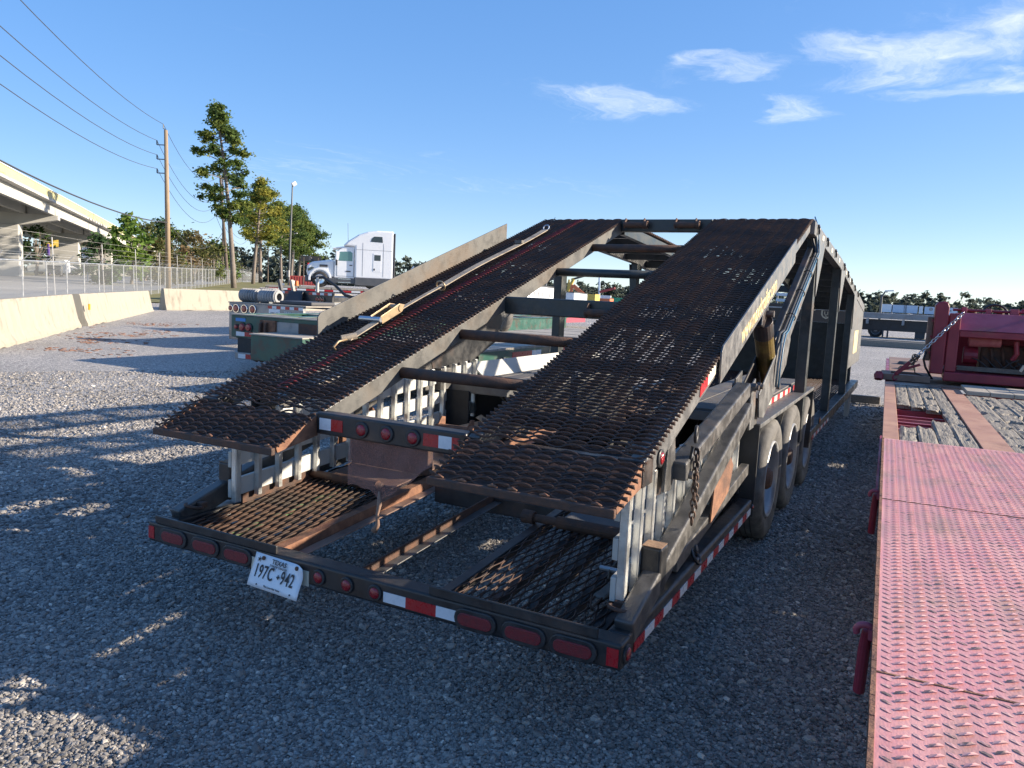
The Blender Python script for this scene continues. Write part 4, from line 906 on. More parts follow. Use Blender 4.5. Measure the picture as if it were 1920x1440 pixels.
for r in RAD[1:]:
    for k in range(NA):
        q = 2*PI*k/NA; x, y = CAM.x+r*math.sin(q), CAM.y+r*math.cos(q); mb.v.append((x, y, hgt(x, y)))
mb.v.append((CAM.x, CAM.y, GZ)); c0 = len(mb.v)-1
for k in range(NA): mb.f.append((c0, (k+1) % NA, k))
for j in range(len(RAD)-2):
    for k in range(NA): a, b = j*NA+k, j*NA+(k+1) % NA; mb.f.append((a, b, b+NA, a+NA))
g = mb.build('ground', gravel_material('gravel', False), None, smooth=True); tag(g, kind='structure')
# real stones near the camera (geometry-node instances)
def gravel_stones():
    pts = []; tint = []; size = []
    def fill(r0, r1, b0, b1, dens, s0):
        area = .5*math.radians(b1-b0)*(r1*r1-r0*r0); n = int(area*dens)
        r = np.sqrt(rng.uniform(r0*r0, r1*r1, n)); q = np.radians(rng.uniform(b0, b1, n))
        pts.append(np.stack([CAM.x-r*np.sin(q), CAM.y+r*np.cos(q), np.full(n, GZ)+rng.uniform(-.001, .006, n)], 1)); size.append(s0*np.exp(rng.normal(0, .36, n)))
    fill(1.1, 3.5, -14, 72, 8600, .0066); fill(3.5, 6, -10, 66, 6000, .0077); fill(6, 9, -7, 66, 2100, .0108); fill(9, 11, -6, 66, 1100, .0110); fill(11, 13, -6, 66, 600, .0115); fill(13, 16, -6, 66, 260, .0120)
    P = np.concatenate(pts); S = np.concatenate(size); k = (P[:, 0] < 2.15); P, S = P[k], S[k]
    me = bpy.data.meshes.new('gravel_stones'); me.vertices.add(len(P)); me.vertices.foreach_set('co', P.ravel())
    a = me.attributes.new('size', 'FLOAT', 'POINT'); a.data.foreach_set('value', S)
    a = me.attributes.new('tint', 'FLOAT', 'POINT'); a.data.foreach_set('value', np.clip(np.where(rng.random(len(P)) < .025, rng.uniform(.8, 1, len(P)), rng.beta(1.7, 2.6, len(P))*.85)+np.array([.22*mnoise.noise((p[0]*.7, p[1]*.45, 3.)) for p in P]), 0, 1))
    o = bpy.data.objects.new('gravel_stones', me); COL.objects.link(o); tag(o, 'loose grey crushed stone covering the yard around the hauler', 'gravel', kind='stuff')
    gm = gravel_material('gravel_stone', True); me.materials.append(gm)
    T = bpy.data.node_groups.new('scatter', 'GeometryNodeTree'); T.interface.new_socket('Geometry', in_out='INPUT', socket_type='NodeSocketGeometry'); T.interface.new_socket('Geometry', in_out='OUTPUT', socket_type='NodeSocketGeometry')
    n = T.nodes.new; l = T.links.new; gi, go = n('NodeGroupInput'), n('NodeGroupOutput')
    g2i = n('GeometryNodeGeometryToInstance')
    for s in range(5):
        ic = n('GeometryNodeMeshIcoSphere'); ic.inputs['Subdivisions'].default_value = 2; ic.inputs['Radius'].default_value = 1
        nz = n('ShaderNodeTexNoise'); nz.noise_dimensions = '4D'; nz.inputs['W'].default_value = s*7.3; nz.inputs['Scale'].default_value = 1.1; nz.inputs['Detail'].default_value = 2
        sb = n('ShaderNodeVectorMath'); sb.operation = 'SUBTRACT'; sb.inputs[1].default_value = (.5, .5, .5); l(nz.outputs['Color'], sb.inputs[0])
        sc = n('ShaderNodeVectorMath'); sc.operation = 'SCALE'; sc.inputs['Scale'].default_value = 1.9; l(sb.outputs[0], sc.inputs[0])
        spn = n('GeometryNodeSetPosition'); l(ic.outputs[0], spn.inputs['Geometry']); l(sc.outputs[0], spn.inputs['Offset'])
        tr = n('GeometryNodeTransform'); tr.inputs['Scale'].default_value = (1.15, .85, .62); l(spn.outputs[0], tr.inputs['Geometry'])
        sm = n('GeometryNodeSetMaterial'); sm.inputs['Material'].default_value = gm; l(tr.outputs[0], sm.inputs['Geometry']); l(sm.outputs[0], g2i.inputs[0])
    ip = n('GeometryNodeInstanceOnPoints'); ip.inputs['Pick Instance'].default_value = True
    l(gi.outputs[0], ip.inputs['Points']); l(g2i.outputs[0], ip.inputs['Instance'])
    rv = n('FunctionNodeRandomValue'); rv.data_type = 'FLOAT_VECTOR'; rv.inputs[0].default_value = (-.5, -.5, 0); rv.inputs[1].default_value = (.5, .5, 6.28); l(rv.outputs[0], ip.inputs['Rotation'])
    ri = n('FunctionNodeRandomValue'); ri.data_type = 'INT'; ri.inputs[4].default_value = 0; ri.inputs[5].default_value = 4; l(ri.outputs[2], ip.inputs['Instance Index'])
    na = n('GeometryNodeInputNamedAttribute'); na.data_type = 'FLOAT'; na.inputs[0].default_value = 'size'; l(na.outputs[0], ip.inputs['Scale'])
    l(ip.outputs[0], go.inputs[0])
    md = o.modifiers.new('scatter', 'NODES'); md.node_group = T
gravel_stones()

# road frame: s along the fence, q away to the left
FP = Vector((-29.872, 15.978, 0)); FE = Vector((-.6796, .7336, 0)); FN = Vector((-.7336, -.6796, 0))
def SQ(s, q, dz=0.): p = FP+FE*s+FN*q; return Vector((p.x, p.y, hgt(p.x, p.y)+dz))
def strip(name, mat, ss, qs, dz):
    mb = MB(); n = len(qs)
    for s in ss:
        for q in qs: mb.v.append(tuple(SQ(s, q, dz)))
    for i in range(len(ss)-1):
        for j in range(n-1): mb.f.append((i*n+j, i*n+j+1, (i+1)*n+j+1, (i+1)*n+j))
    o = mb.build(name, mat, None, smooth=True); tag(o, kind='structure'); return o
mk('grass', (.17, .155, .045), .9, col2=(.24, .205, .075), nscale=.5, dirt=(.11, .115, .03), dscale=.35, bump=.6, bscale=5)
mk('grass_dry', (.30, .25, .13), .9, col2=(.22, .20, .09), nscale=.3, bump=.6, bscale=5)
mk('asphalt', (.27, .265, .255), .85, col2=(.33, .32, .30), nscale=.15, dirt=(.22, .215, .21), dscale=.08, bump=.2, bscale=12)
mk('road_paint', (.70, .68, .60), .7)
ss = list(np.linspace(14, 60, 16))+list(np.linspace(66, 330, 34))
strip('grass_verge', 'grass', ss, [-10.5, -8, -5, -2, 0, 1.6], .05)
ss2 = list(np.linspace(-60, 100, 40))+list(np.linspace(110, 420, 30))
strip('road', 'asphalt', ss2, [1.7, 4, 8, 12, 16, 20, 24], .06)
strip('roadside_grass', 'grass_dry', ss2, [24.1, 28, 34, 42, 60, 90], .06)
for q, w in ((8.2, .15), (14.6, .15)):
    for i in range(26):
        s = -30+i*12; mb = MB(); pts = [SQ(s+3*k/3, q, .075) for k in range(4)]; pts2 = [SQ(s+3*k/3, q+w, .075) for k in range(4)]
        mb.v = [tuple(p) for p in pts+pts2]; mb.f = [(k, k+1, k+5, k+4) for k in range(3)]
        tag(mb.build('lane_marking', 'road_paint', None), kind='structure')

# ------------------------------------------------------------------ concrete barriers
def barrier(a, b, label, ribs=False):
    a, b = Vector(a), Vector(b); L_ = (b-a).length; d = (b-a).normalized(); T = thing('concrete_barrier', label, 'barrier', (a.x, a.y, hgt(a.x, a.y)), math.atan2(d.y, d.x), 'concrete barriers at the yard edge')
    prof = [(-.36, 0), (-.36, .08), (-.27, .30), (-.13, 1.0), (-.10, 1.07), (.10, 1.07), (.13, 1.0), (.27, .30), (.36, .08), (.36, 0)]
    n = max(2, int(L_/.05)); mb = MB(); m = len(prof)
    for i in range(n+1):
        x = L_*i/n
        for j, (y, z) in enumerate(prof):
            k = 0
            if ribs and .2 < z < 1.02: k = .045*max(0, math.sin(x*2*PI/.75))**.35*(1 if y < 0 else -1)
            chip = .02*max(0, mnoise.noise((x*3, y*9, 2.2+a.x))-.25) if z > 1 or z < .1 else 0
            mb.v.append((x, y+k, z-chip+(.05*max(0, mnoise.noise((x*1.7, 1, a.y)))**1 if z == 0 else 0)))
    for i in range(n):
        for j in range(m-1): mb.f.append((i*m+j, i*m+j+1, (i+1)*m+j+1, (i+1)*m+j))
    mb.f += [tuple(range(m)), tuple(n*m+j for j in range(m))]
    mb.build('barrier_body', 'concrete', T)
    MB().box(L_-.002, L_+.02, -.03, .03, .2, .9).build('joint_key', 'concrete_grey', T)
    return T
D12 = (Vector((-22.315, 13.532, 0))-Vector((-15.922, 7.349, 0))).normalized(); O12 = Vector((-.25, -.26, 0))
barrier(Vector((-15.922, 7.349, 0))-D12*1.2+O12, Vector((-22.10, 13.32, 0))+O12, 'ribbed cream concrete barrier at the left edge of the picture', True)
b2 = barrier(Vector((-22.55, 13.85, 0))+O12, Vector((-30.55, 22.55, 0))+O12, 'smooth cream concrete barrier between the ribbed barrier and the far crosswise one')
MB().box(-.02, .10, -.42, -.37, .55, .75).build('reflector', 'yellow', b2)
barrier((-31.3, 23.6, 0), (-29.6, 36.0, 0), 'long cream concrete barrier running crosswise in front of the grass')
# ------------------------------------------------------------------ chain link fence
FT = thing('chain_link_fence', 'long galvanised chain link fence along the road behind the barriers', 'fence', tuple(SQ(0, 0)), world=True)
cl = bpy.data.materials.new('chain_link'); cl.use_nodes = True; t = cl.node_tree; b = t.nodes['Principled BSDF']
b.inputs['Base Color'].default_value = (.42, .43, .43, 1); b.inputs['Metallic'].default_value = .4; b.inputs['Roughness'].default_value = .5
tr = t.nodes.new('ShaderNodeBsdfTransparent'); ms = t.nodes.new('ShaderNodeMixShader'); ms.inputs[0].default_value = .25
t.links.new(tr.outputs[0], ms.inputs[1]); t.links.new(b.outputs[0], ms.inputs[2]); t.links.new(ms.outputs[0], t.nodes['Material Output'].inputs[0])
FH = 2.1; post0 = arm0 = None
for n in range(-4, 64):
    p = SQ(n*3.05, 0)
    if post0 is None:
        post0 = MB().tube([(0, 0, -.3), (0, 0, FH)], .030, 8); post0 = post0.build('fence_post', 'fence_metal', FT); po = post0
        arm0 = MB().tube([(0, 0, FH), tuple(-FN*.32+Vector((0, 0, FH+.33)))], .018, 6).build('barb_arm', 'fence_metal', FT); ao = arm0
    else:
        po = post0.copy(); ao = arm0.copy(); COL.objects.link(po); COL.objects.link(ao)
    po.location = p; ao.location = p
for a, bb in ((-4, 8), (8, 20), (20, 40), (40, 63)):
    pts = [SQ(n*3.05, 0, FH) for n in range(a, bb+1)]; MB().tube(pts, .03, 6).build('top_rail', 'fence_metal', FT)
    mb = MB()
    for i, p in enumerate(pts): mb.v += [tuple(p), (p.x, p.y, p.z-FH+.03)]
    for i in range(len(pts)-1): mb.f.append((2*i, 2*i+2, 2*i+3, 2*i+1))
    mb.build('chain_link_mesh', cl, FT)
for k in range(3):
    MB().tube([SQ(n*3.05, -.14-.09*k, FH+.13+.1*k) for n in range(-4, 64)], .005, 4).build('barbed_wire', 'fence_metal', FT)
WF = thing('wire_fence', 'row of tall thin pale posts strung with wires behind the chain link fence', 'fence', tuple(SQ(-2, 1.2)), world=True)
post0 = None
for i in range(18):
    p = SQ(-2+i*9.9, 1.1)
    if post0 is None: post0 = po = MB().tube([(.10, .05, 0), (0, 0, 3.3)], .026, 6).build('post', 'fence_white', WF)
    else: po = post0.copy(); COL.objects.link(po)
    po.location = p
for k in range(5): MB().tube([SQ(-14+i*9.9, 1.1, 2.05+.34*k+(-.05 if i % 2 else 0)) for i in range(19)], .005, 4).build('wire', 'fence_white', WF)

# ------------------------------------------------------------------ overpass
OB = thing('overpass_bridge', 'concrete highway overpass with yellowish parapet on hammerhead piers', 'bridge', (-90, 55, 1.5), world=True)
E1, E2 = Vector((-93.0, 56.5, 0)), Vector((-123.0, 83.6, 0)); ED = (E2-E1).normalized(); EW = Vector((-ED.y, ED.x, 0))
if EW.dot(E1-Vector((CAM.x, CAM.y, 0))) < 0: EW = -EW
SPAN = (E2-E1).length
bz = lambda s: 11.09-.36*s/SPAN
def BP(s, w, z): p = E1+ED*s+EW*w; return (p.x, p.y, z)
def deckpart(name, mat, w0, w1, dz0, dz1, s0=-75, s1=150, n=9):
    mb = MB()
    for i in range(n):
        s = s0+(s1-s0)*i/(n-1)
        for w, z in ((w0, dz0), (w1, dz0), (w1, dz1), (w0, dz1)): mb.v.append(BP(s, w, bz(s)+z))
    for i in range(n-1):
        for k in range(4): mb.f.append((4*i+k, 4*i+(k+1) % 4, 4*i+4+(k+1) % 4, 4*i+4+k))
    mb.f += [(0, 1, 2, 3), (4*n-4, 4*n-3, 4*n-2, 4*n-1)]
    return mb.build(name, mat, OB)
deckpart('parapet', 'parapet_yellow', -.9, -.6, -.95, -.06); deckpart('parapet', 'parapet_yellow', 12.6, 12.9, -.95, -.06)
cap_ = deckpart('parapet_coping', 'sign_white', -.98, -.52, -.06, .02)
deckpart('deck_slab', 'concrete_grey', -1.0, 13.0, -1.25, -.955)
for k, w in enumerate((0, 3.1, 6.2, 9.3, 12.2)):
    for a in range(-2, 4): deckpart('girder', 'concrete_grey', w-.25, w+.25, -2.45, -1.252, a*SPAN+.35, (a+1)*SPAN-.35, 2)
for a in range(-1, 4):
    s = a*SPAN; zc = bz(s)-2.46
    mb = MB(); pr = [(-.6, zc), (-.6, zc-.55), (3.4, zc-1.35), (8.6, zc-1.35), (13.0, zc-.6), (13.0, zc)]
    mb.prism([BP(s-.75, w, z) for w, z in pr], ED*1.5).build('pier_cap', 'concrete_grey', OB)
    mb = MB(); mb.prism([BP(s-1.0, 3.5, -1), BP(s+1.0, 3.5, -1), BP(s+1.0, 7.9, -1), BP(s-1.0, 7.9, -1)], (0, 0, zc-.35)).build('pier_column', 'concrete_grey', OB, bevel=.1)
    MB().prism([BP(s-.30, -.30, zc+.0), BP(s+.30, -.30, zc), BP(s+.30, -.26, zc+1.2), BP(s-.30, -.26, zc+1.2)], EW*.02).build('joint_plate', 'concrete_grey', OB)
for i in range(30):
    s = 20+i*2.6; MB().prism([BP(s, -1.06, bz(s)-1.0), BP(s+.25, -1.06, bz(s)-1.0), BP(s+.25, -1.06, bz(s)-1.3), BP(s, -1.06, bz(s)-1.3)], EW*.07).build('drain_notch', 'machine_dark', OB)

# ------------------------------------------------------------------ trees
def leaf_mat(name, sat=1.):
    m = bpy.data.materials.new(name); m.use_nodes = True; t = m.node_tree; b = t.nodes['Principled BSDF']; l = t.links.new
    a = t.nodes.new('ShaderNodeAttribute'); a.attribute_name = 'Col'; l(a.outputs['Color'], b.inputs['Base Color'])
    b.inputs['Roughness'].default_value = .7; b.inputs['Specular IOR Level'].default_value = .2
    tl = t.nodes.new('ShaderNodeBsdfTranslucent'); l(a.outputs['Color'], tl.inputs[0]); ms = t.nodes.new('ShaderNodeMixShader'); ms.inputs[0].default_value = .45
    l(b.outputs[0], ms.inputs[1]); l(tl.outputs[0], ms.inputs[2]); l(ms.outputs[0], t.nodes['Material Output'].inputs[0]); return m
LEAF = leaf_mat('leaf')
def leaves(name, puffs, n_per, size, cols, parent, kind=None, aspect=.55):
    """small leaf-sized quads spread through the puffs (centre, radii) of a crown"""
    C, Rr = [], []
    for (c, r) in puffs:
        n = int(n_per*random.uniform(.7, 1.3)); u = rng.normal(size=(n, 3)); u /= np.linalg.norm(u, axis=1)[:, None]
        u *= np.minimum(1.25, np.abs(rng.normal(0, .62, (n, 1)))+.05); C.append(np.array(c)+u*np.array(r)); Rr.append(np.full(n, rng.integers(0, len(cols))+0.))
    C = np.concatenate(C); K = np.concatenate(Rr).astype(int); n = len(C)
    a = rng.normal(size=(n, 3)); a[:, 2] *= .6; a /= np.linalg.norm(a, axis=1)[:, None]; b = np.cross(a, rng.normal(size=(n, 3))); b /= np.linalg.norm(b, axis=1)[:, None]
    s = size*rng.uniform(.6, 1.4, (n, 1)); a = a*s; b = b*s*aspect
    V = np.stack([C-a, C-b, C+a, C+b], 1).reshape(-1, 3); F = np.arange(4*n, dtype=np.int32)
    me = bpy.data.meshes.new(name); me.vertices.add(4*n); me.vertices.foreach_set('co', V.ravel()); me.loops.add(4*n); me.loops.foreach_set('vertex_index', F)
    me.polygons.add(n); me.polygons.foreach_set('loop_start', np.arange(0, 4*n, 4, dtype=np.int32)); me.update(calc_edges=True)
    at = me.color_attributes.new('Col', 'FLOAT_COLOR', 'POINT'); cc = np.array(cols)[K]*rng.uniform(1.0, 2.0, (n, 1)); cc = np.concatenate([cc, np.ones((n, 1))], 1)
    at.data.foreach_set('color', np.repeat(cc, 4, 0).ravel()); o = mobj(name, me, LEAF, parent)
    if kind: o['kind'] = kind
    return o
PINE = [(.065, .10, .026), (.09, .125, .030), (.05, .08, .024), (.12, .14, .032)]
PINE_Y = [(.17, .17, .03), (.12, .14, .03), (.21, .19, .035), (.08, .11, .028)]
GREEN = [(.10, .16, .03), (.075, .13, .027), (.13, .18, .035)]; DARK = [(.035, .065, .025), (.045, .08, .025), (.028, .05, .02)]
BROWN = [(.12, .095, .045), (.10, .09, .035), (.085, .09, .03), (.14, .10, .05)]; OLIVE = [(.085, .095, .03), (.065, .085, .028), (.10, .105, .04)]
def pine(x, y, H, start, rad, label, cols=PINE, lean=(0, 0), n_lim=30, per=90, seed=1, tr=.3, leafs=.19):
    random.seed(seed); z0 = hgt(x, y)-.2; T = thing('pine_tree', label, 'tree', (x, y, z0), group='pine trees along the fence'); pts = []; rs = []
    for i in range(9):
        t = i/8; pts.append((lean[0]*t*t+.25*math.sin(4*t+seed), lean[1]*t*t+.2*math.cos(3*t+seed)-.2, H*t*.97)); rs.append(tr*(1-.82*t)+.03)
    tk = MB().tube(pts, rs, 10).build('trunk', 'bark', T, smooth=True); puffs = []; lb = MB()
    for k in range(n_lim):
        t = start+(1-start)*(k+random.random())/n_lim; f = t*8; i = min(7, int(f)); p = Vector(pts[i]).lerp(Vector(pts[i+1]), f-i)
        q = k*2.4+random.uniform(-.5, .5); u = (t-start)/(1-start); R = rad*(.35+1.1*math.sin(PI*min(1, .18+u*.86))**1.2)*random.uniform(.55, 1.1)*(.75 if u > .85 else 1)
        e = p+Vector((math.cos(q)*R, math.sin(q)*R, R*random.uniform(.02, .35))); lb.tube([p, p.lerp(e, .5)+Vector((0, 0, .15)), e], [.07, .05, .02], 5)
        for j in range(random.randint(3, 5)):
            c = p.lerp(e, random.uniform(.55, 1.08))+Vector((random.uniform(-.5, .5), random.uniform(-.5, .5), random.uniform(-.1, .45))); r = random.uniform(.65, 1.25)*rad/3.0
            puffs.append((tuple(c), (r, r, r*.6)))
    tp = Vector(pts[-1]); puffs += [(tuple(tp+Vector((0, 0, .2))), (.8, .8, .6))]
    lb.build('limbs', 'bark', tk); leaves('crown', puffs, per, leafs, cols, T); return T
pine(-69.97, 64.03, 21.3, .36, 2.35, 'tallest pine tree with a bare lower trunk on the grass verge', PINE, (-1.9, -1.6), 38, 95, 3, .30)
pine(-95.9, 91.9, 17.0, .42, 3.0, 'yellowish pine tree just right of the tallest pine', PINE_Y, (.8, .6), 32, 95, 5, .30)
pine(-107.5, 104.5, 17.5, .40, 3.3, 'yellow green pine tree with a dark trunk behind the tallest pine', PINE_Y, (1.2, 1.0), 32, 95, 8, .34)
pine(-142, 149, 20.0, .40, 4.6, 'dark green pine tree left of the tall light pole', PINE, (.5, .3), 36, 120, 11, .42, .26)
pine(-150, 160, 18.0, .38, 4.8, 'dark pine tree farthest along the verge behind the light pole', DARK+PINE, (.8, .5), 36, 120, 12, .42, .26)
pine(-128, 131, 17.5, .45, 4.0, 'slender green pine tree in the middle of the verge row', PINE, (.4, .5), 30, 110, 21, .34)
random.seed(99)
def broad(p, H, R, label, cols, name='roadside_tree', per=60, leafs=.28, trunk=.35, n=26, group='trees and bushes beyond the road'):
    T = thing(name, label, 'tree', (p.x, p.y, hgt(p.x, p.y)-.2), group=group); puffs = []
    tk = MB().tube([(0, 0, 0), (.1, .1, H*trunk), (.2, 0, H*.7)], [H*.025+.05, H*.02+.03, .03], 8).build('trunk', 'bark', T)
    lb = MB()
    for k in range(n):
        q = random.uniform(0, 2*PI); t = random.uniform(trunk, 1); w = math.sin(PI*min(1, .22+.75*(t-trunk)/(1-trunk)))*R*random.uniform(.3, 1.0)
        c = (math.cos(q)*w, math.sin(q)*w, H*t); r = random.uniform(.22, .42)*R; puffs.append((c, (r, r, r*.8))); lb.tube([(.1, .05, H*trunk*.9), tuple(Vector((.1, .05, H*trunk*.9)).lerp(Vector(c), .55)+Vector((0, 0, .3))), c], [.06, .04, .015], 4)
    lb.build('limbs', 'bark', tk); leaves('crown', puffs, per, leafs, cols, T); return T

V2 = lambda x, y: Vector((x, y, 0))
broad(V2(-70.4, 47.2), 5.0, 2.2, 'small dark green tree in front of the second bridge pier', DARK, per=70, leafs=.22, trunk=.12)
broad(V2(-75.3, 54.1), 7.4, 3.0, 'bright green bushy tree left of the wooden utility pole', GREEN, per=90, leafs=.25, trunk=.15)
broad(V2(-93.7, 69.7), 8.4, 3.6, 'thin olive tree behind the bright green tree', OLIVE, per=45, leafs=.25, trunk=.2)
broad(V2(-104.1, 80.7), 9.2, 3.6, 'dark green tree directly behind the utility pole', DARK, per=70, leafs=.28, trunk=.25)
broad(V2(-75.2, 57.6), 5.2, 3.0, 'brownish round bush below the utility pole', BROWN, name='roadside_bush', per=80, leafs=.2, trunk=.05)
broad(V2(-82.3, 67.9), 6.8, 4.2, 'wide brown and olive bush right of the utility pole', BROWN+OLIVE, name='roadside_bush', per=90, leafs=.22, trunk=.08, n=34)
broad(V2(-95.1, 75.9), 7.4, 3.4, 'green leafy tree just right of the utility pole', OLIVE+GREEN, per=70, leafs=.25, trunk=.12)
broad(V2(-103.1, 89.7), 6.6, 4.2, 'yellow green bush left of the leaning dark pole', GREEN+OLIVE, name='roadside_bush', per=80, leafs=.25, trunk=.08)
broad(V2(-111.4, 60.6), 8.6, 4.5, 'dark tree left of the nearest bridge pier', DARK, per=80, leafs=.3, trunk=.1)
broad(V2(-105.1, 61.5), 7.2, 2.2, 'sparse small tree between the two bridge piers', DARK, per=16, leafs=.25, trunk=.3)
broad(V2(-118.0, 104.0), 6.5, 4.5, 'low green bush right of the leaning dark pole', OLIVE, name='roadside_bush', per=80, leafs=.28, trunk=.08)
broad(V2(-136.0, 121.0), 8.0, 3.2, 'small round tree between the pine trunks in the distance', DARK, per=70, leafs=.3, trunk=.3)
def treeline(name, label, arcs, cols, leafs=.9, per=46):
    puffs = []
    for (b0, b1, D, hmin, hmax, base) in arcs:
        b = b0
        while b < b1:
            q = math.radians(b); R = D*random.uniform(.93, 1.1); x, y = CAM.x-R*math.sin(q), CAM.y+R*math.cos(q); Hh = random.uniform(hmin, hmax); w = random.uniform(3.5, 6.5)
            for k in range(5): 
                t = (k+.6)/5; puffs.append(((x+random.uniform(-1, 1)*w*.5, y+random.uniform(-1, 1)*w*.5, base+Hh*t), (w*(1.1-.6*t), w*(1.1-.6*t), Hh*.16)))
            b += math.degrees(w*.42/R)
    o = leaves(name, puffs, per, leafs, cols, None, 'stuff'); tag(o, label, 'trees'); return o
FAR = [(.060, .073, .055), (.072, .082, .060), (.052, .064, .052)]  # paler grey-green tones: the distance haze is put into the leaf colour
treeline('far_woods', 'hazy pine woods on the skyline behind the white truck', [(33.5, 45, 300, 7, 13, 1.0)], FAR)
treeline('far_woods', 'distant woods on the skyline behind the containers and machines', [(17, 33.4, 420, 5, 9, .5)], FAR)
treeline('far_woods', 'distant woods on the skyline behind the red engine unit', [(-9, 16.9, 430, 5, 11, 0)], FAR, 1.0, 40)
treeline('far_woods', 'distant woods seen under the overpass and behind the fence', [(45.1, 66, 330, 8, 15, 1.2)], FAR)
# ------------------------------------------------------------------ poles and wires

def sagline(p, q, sag, n=16): return [tuple(Vector(p).lerp(Vector(q), i/n)+Vector((0, 0, -4*sag*(i/n)*(1-i/n)))) for i in range(n+1)]
UPL = thing('utility_pole', 'tall brown wooden utility pole with three short arms by the fence', 'pole', (-59.75, 46.5, .6), world=True, group='utility poles')
MB().tube([(-59.70, 46.5, .3), (-59.75, 46.45, 8), (-59.82, 46.40, 15.0)], [.24, .21, .16], 12).build('pole_shaft', 'pole_wood', UPL, smooth=True)
MB().tube([(-59.82, 46.4, 15.0), (-59.95, 46.25, 15.15), (-59.95, 46.25, 15.5)], .05, 6).build('top_insulator', 'pole_metal', UPL)
ARM = -R_; ARM = Vector((ARM.x, ARM.y, 0)).normalized(); WA = []
for z in (13.79, 12.52, 11.29):
    a = Vector((-59.8, 46.43, z-.1)); e = a+ARM*.85
    MB().tube([a, e], .045, 6).build('arm', 'pole_metal', UPL); MB().tube([e, e+Vector((0, 0, .38))], .06, 8).build('insulator', 'pole_metal', UPL); WA.append(e+Vector((0, 0, .38)))
WA.append(Vector((-59.95, 46.25, 15.5))); NEAR = FE*-62
UP2 = thing('utility_pole', 'dark leaning utility pole beyond the bushes near the tallest pine', 'pole', (-92.9, 83.2, 1.1), world=True, group='utility poles')
MB().tube([(-92.7, 83.4, .8), (-93.45, 82.52, 17.5)], [.26, .17], 10).build('pole_shaft', 'pole_dark', UP2)
TO = [Vector((-93.9, 82.1, 14.2)), Vector((-93.9, 82.1, 13.0)), Vector((-93.9, 82.1, 11.4)), Vector((-93.45, 82.5, 17.5))]
for z in (14.0, 12.8, 11.2): MB().tube([(-93.3, 82.7, z), (-93.9, 82.1, z+.1)], .05, 6).build('arm', 'pole_metal', UP2)
names = ('upper', 'middle', 'lower', 'topmost')
for i in range(4):
    o = MB().tube(sagline(WA[i], WA[i]+NEAR+Vector((0, 0, -.4)), 1.5), .022, 5).build('power_line', 'wire', None); tag(o, names[i]+' power line running from the wooden pole to the upper left', 'wire', 'power lines')
    o = MB().tube(sagline(WA[i], TO[i], 2.6), .022, 5).build('power_line', 'wire', None); tag(o, names[i]+' sagging power line between the wooden pole and the leaning pole', 'wire', 'power lines')
    o = MB().tube(sagline(TO[i], TO[i]+FE*70+Vector((0, 0, -1.5)), 3), .03, 5).build('power_line', 'wire', None); tag(o, names[i]+' power line running on beyond the leaning pole', 'wire', 'power lines')
o = MB().tube(sagline((-59.74, 46.5, 6.8), Vector((-59.74, 46.5, 7.6))+NEAR, 1.2), .045, 6).build('power_line', 'wire', None); tag(o, 'thick black cable crossing in front of the overpass', 'wire', 'power lines')
o = MB().tube(sagline((-59.74, 46.5, 6.8), (-93.2, 82.8, 9.0), 2.4), .035, 6).build('power_line', 'wire', None); tag(o, 'low sagging cable between the wooden pole and the leaning pole', 'wire', 'power lines')
for x, y, z, r, lab in ((-109.6, 97.5, 21, .16, 'tall thin grey metal mast behind the leaning pole'), (-125.6, 109.6, 9, .15, 'short dark pole left of the second pine trunk'), (-161, 159.5, 15, .2, 'distant thin pole between the pine crowns'), (-148, 143, 12, .16, 'distant thin pole behind the dark pine trunks')):
    o = MB().tube([(x, y, 1), (x, y, z)], [r, r*.6], 8).build('utility_pole', 'pole_dark', None); tag(o, lab, 'pole', 'utility poles')
LP = thing('light_pole', 'tall slender yard light pole with a flood lamp right of the pines', 'light pole', (-75.3, 78.3, 1.0), world=True)
MB().tube([(-75.36, 78.25, .9), (-75.1, 78.5, 15.0)], [.15, .09], 10).build('pole_shaft', 'pole_metal', LP)
MB().bar((-75.1, 78.4, 15.0), (-74.75, 78.8, 15.35), .5, .55).build('flood_lamp', 'sign_white', LP, bevel=.08); MB().box(-75.5, -75.1, 78.0, 78.2, 2.6, 3.5).build('junction_box', 'trailer_grey', LP)
for x, y, z, lab in ((-135.4, 142.6, 13.3, 'distant light pole just right of the tall light pole'), (-1.0, 72, 3.0, 'curved grey light pole above the white box trailers'), (-46.5, 137, 7.5, 'far twin lamp pole above the containers')):
    o = thing('light_pole', lab, 'light pole', (x, y, GZ), world=True)
    MB().tube([(x, y, 0), (x, y, z), (x+.25, y+.1, z+.5)], [.12, .08, .06], 8).build('pole_shaft', 'pole_metal', o); MB().bar((x+.2, y+.1, z+.5), (x+.9, y+.1, z+.55), .3, .12).build('lamp_head', 'sign_white', o)
# ------------------------------------------------------------------ vehicles and things in the yard

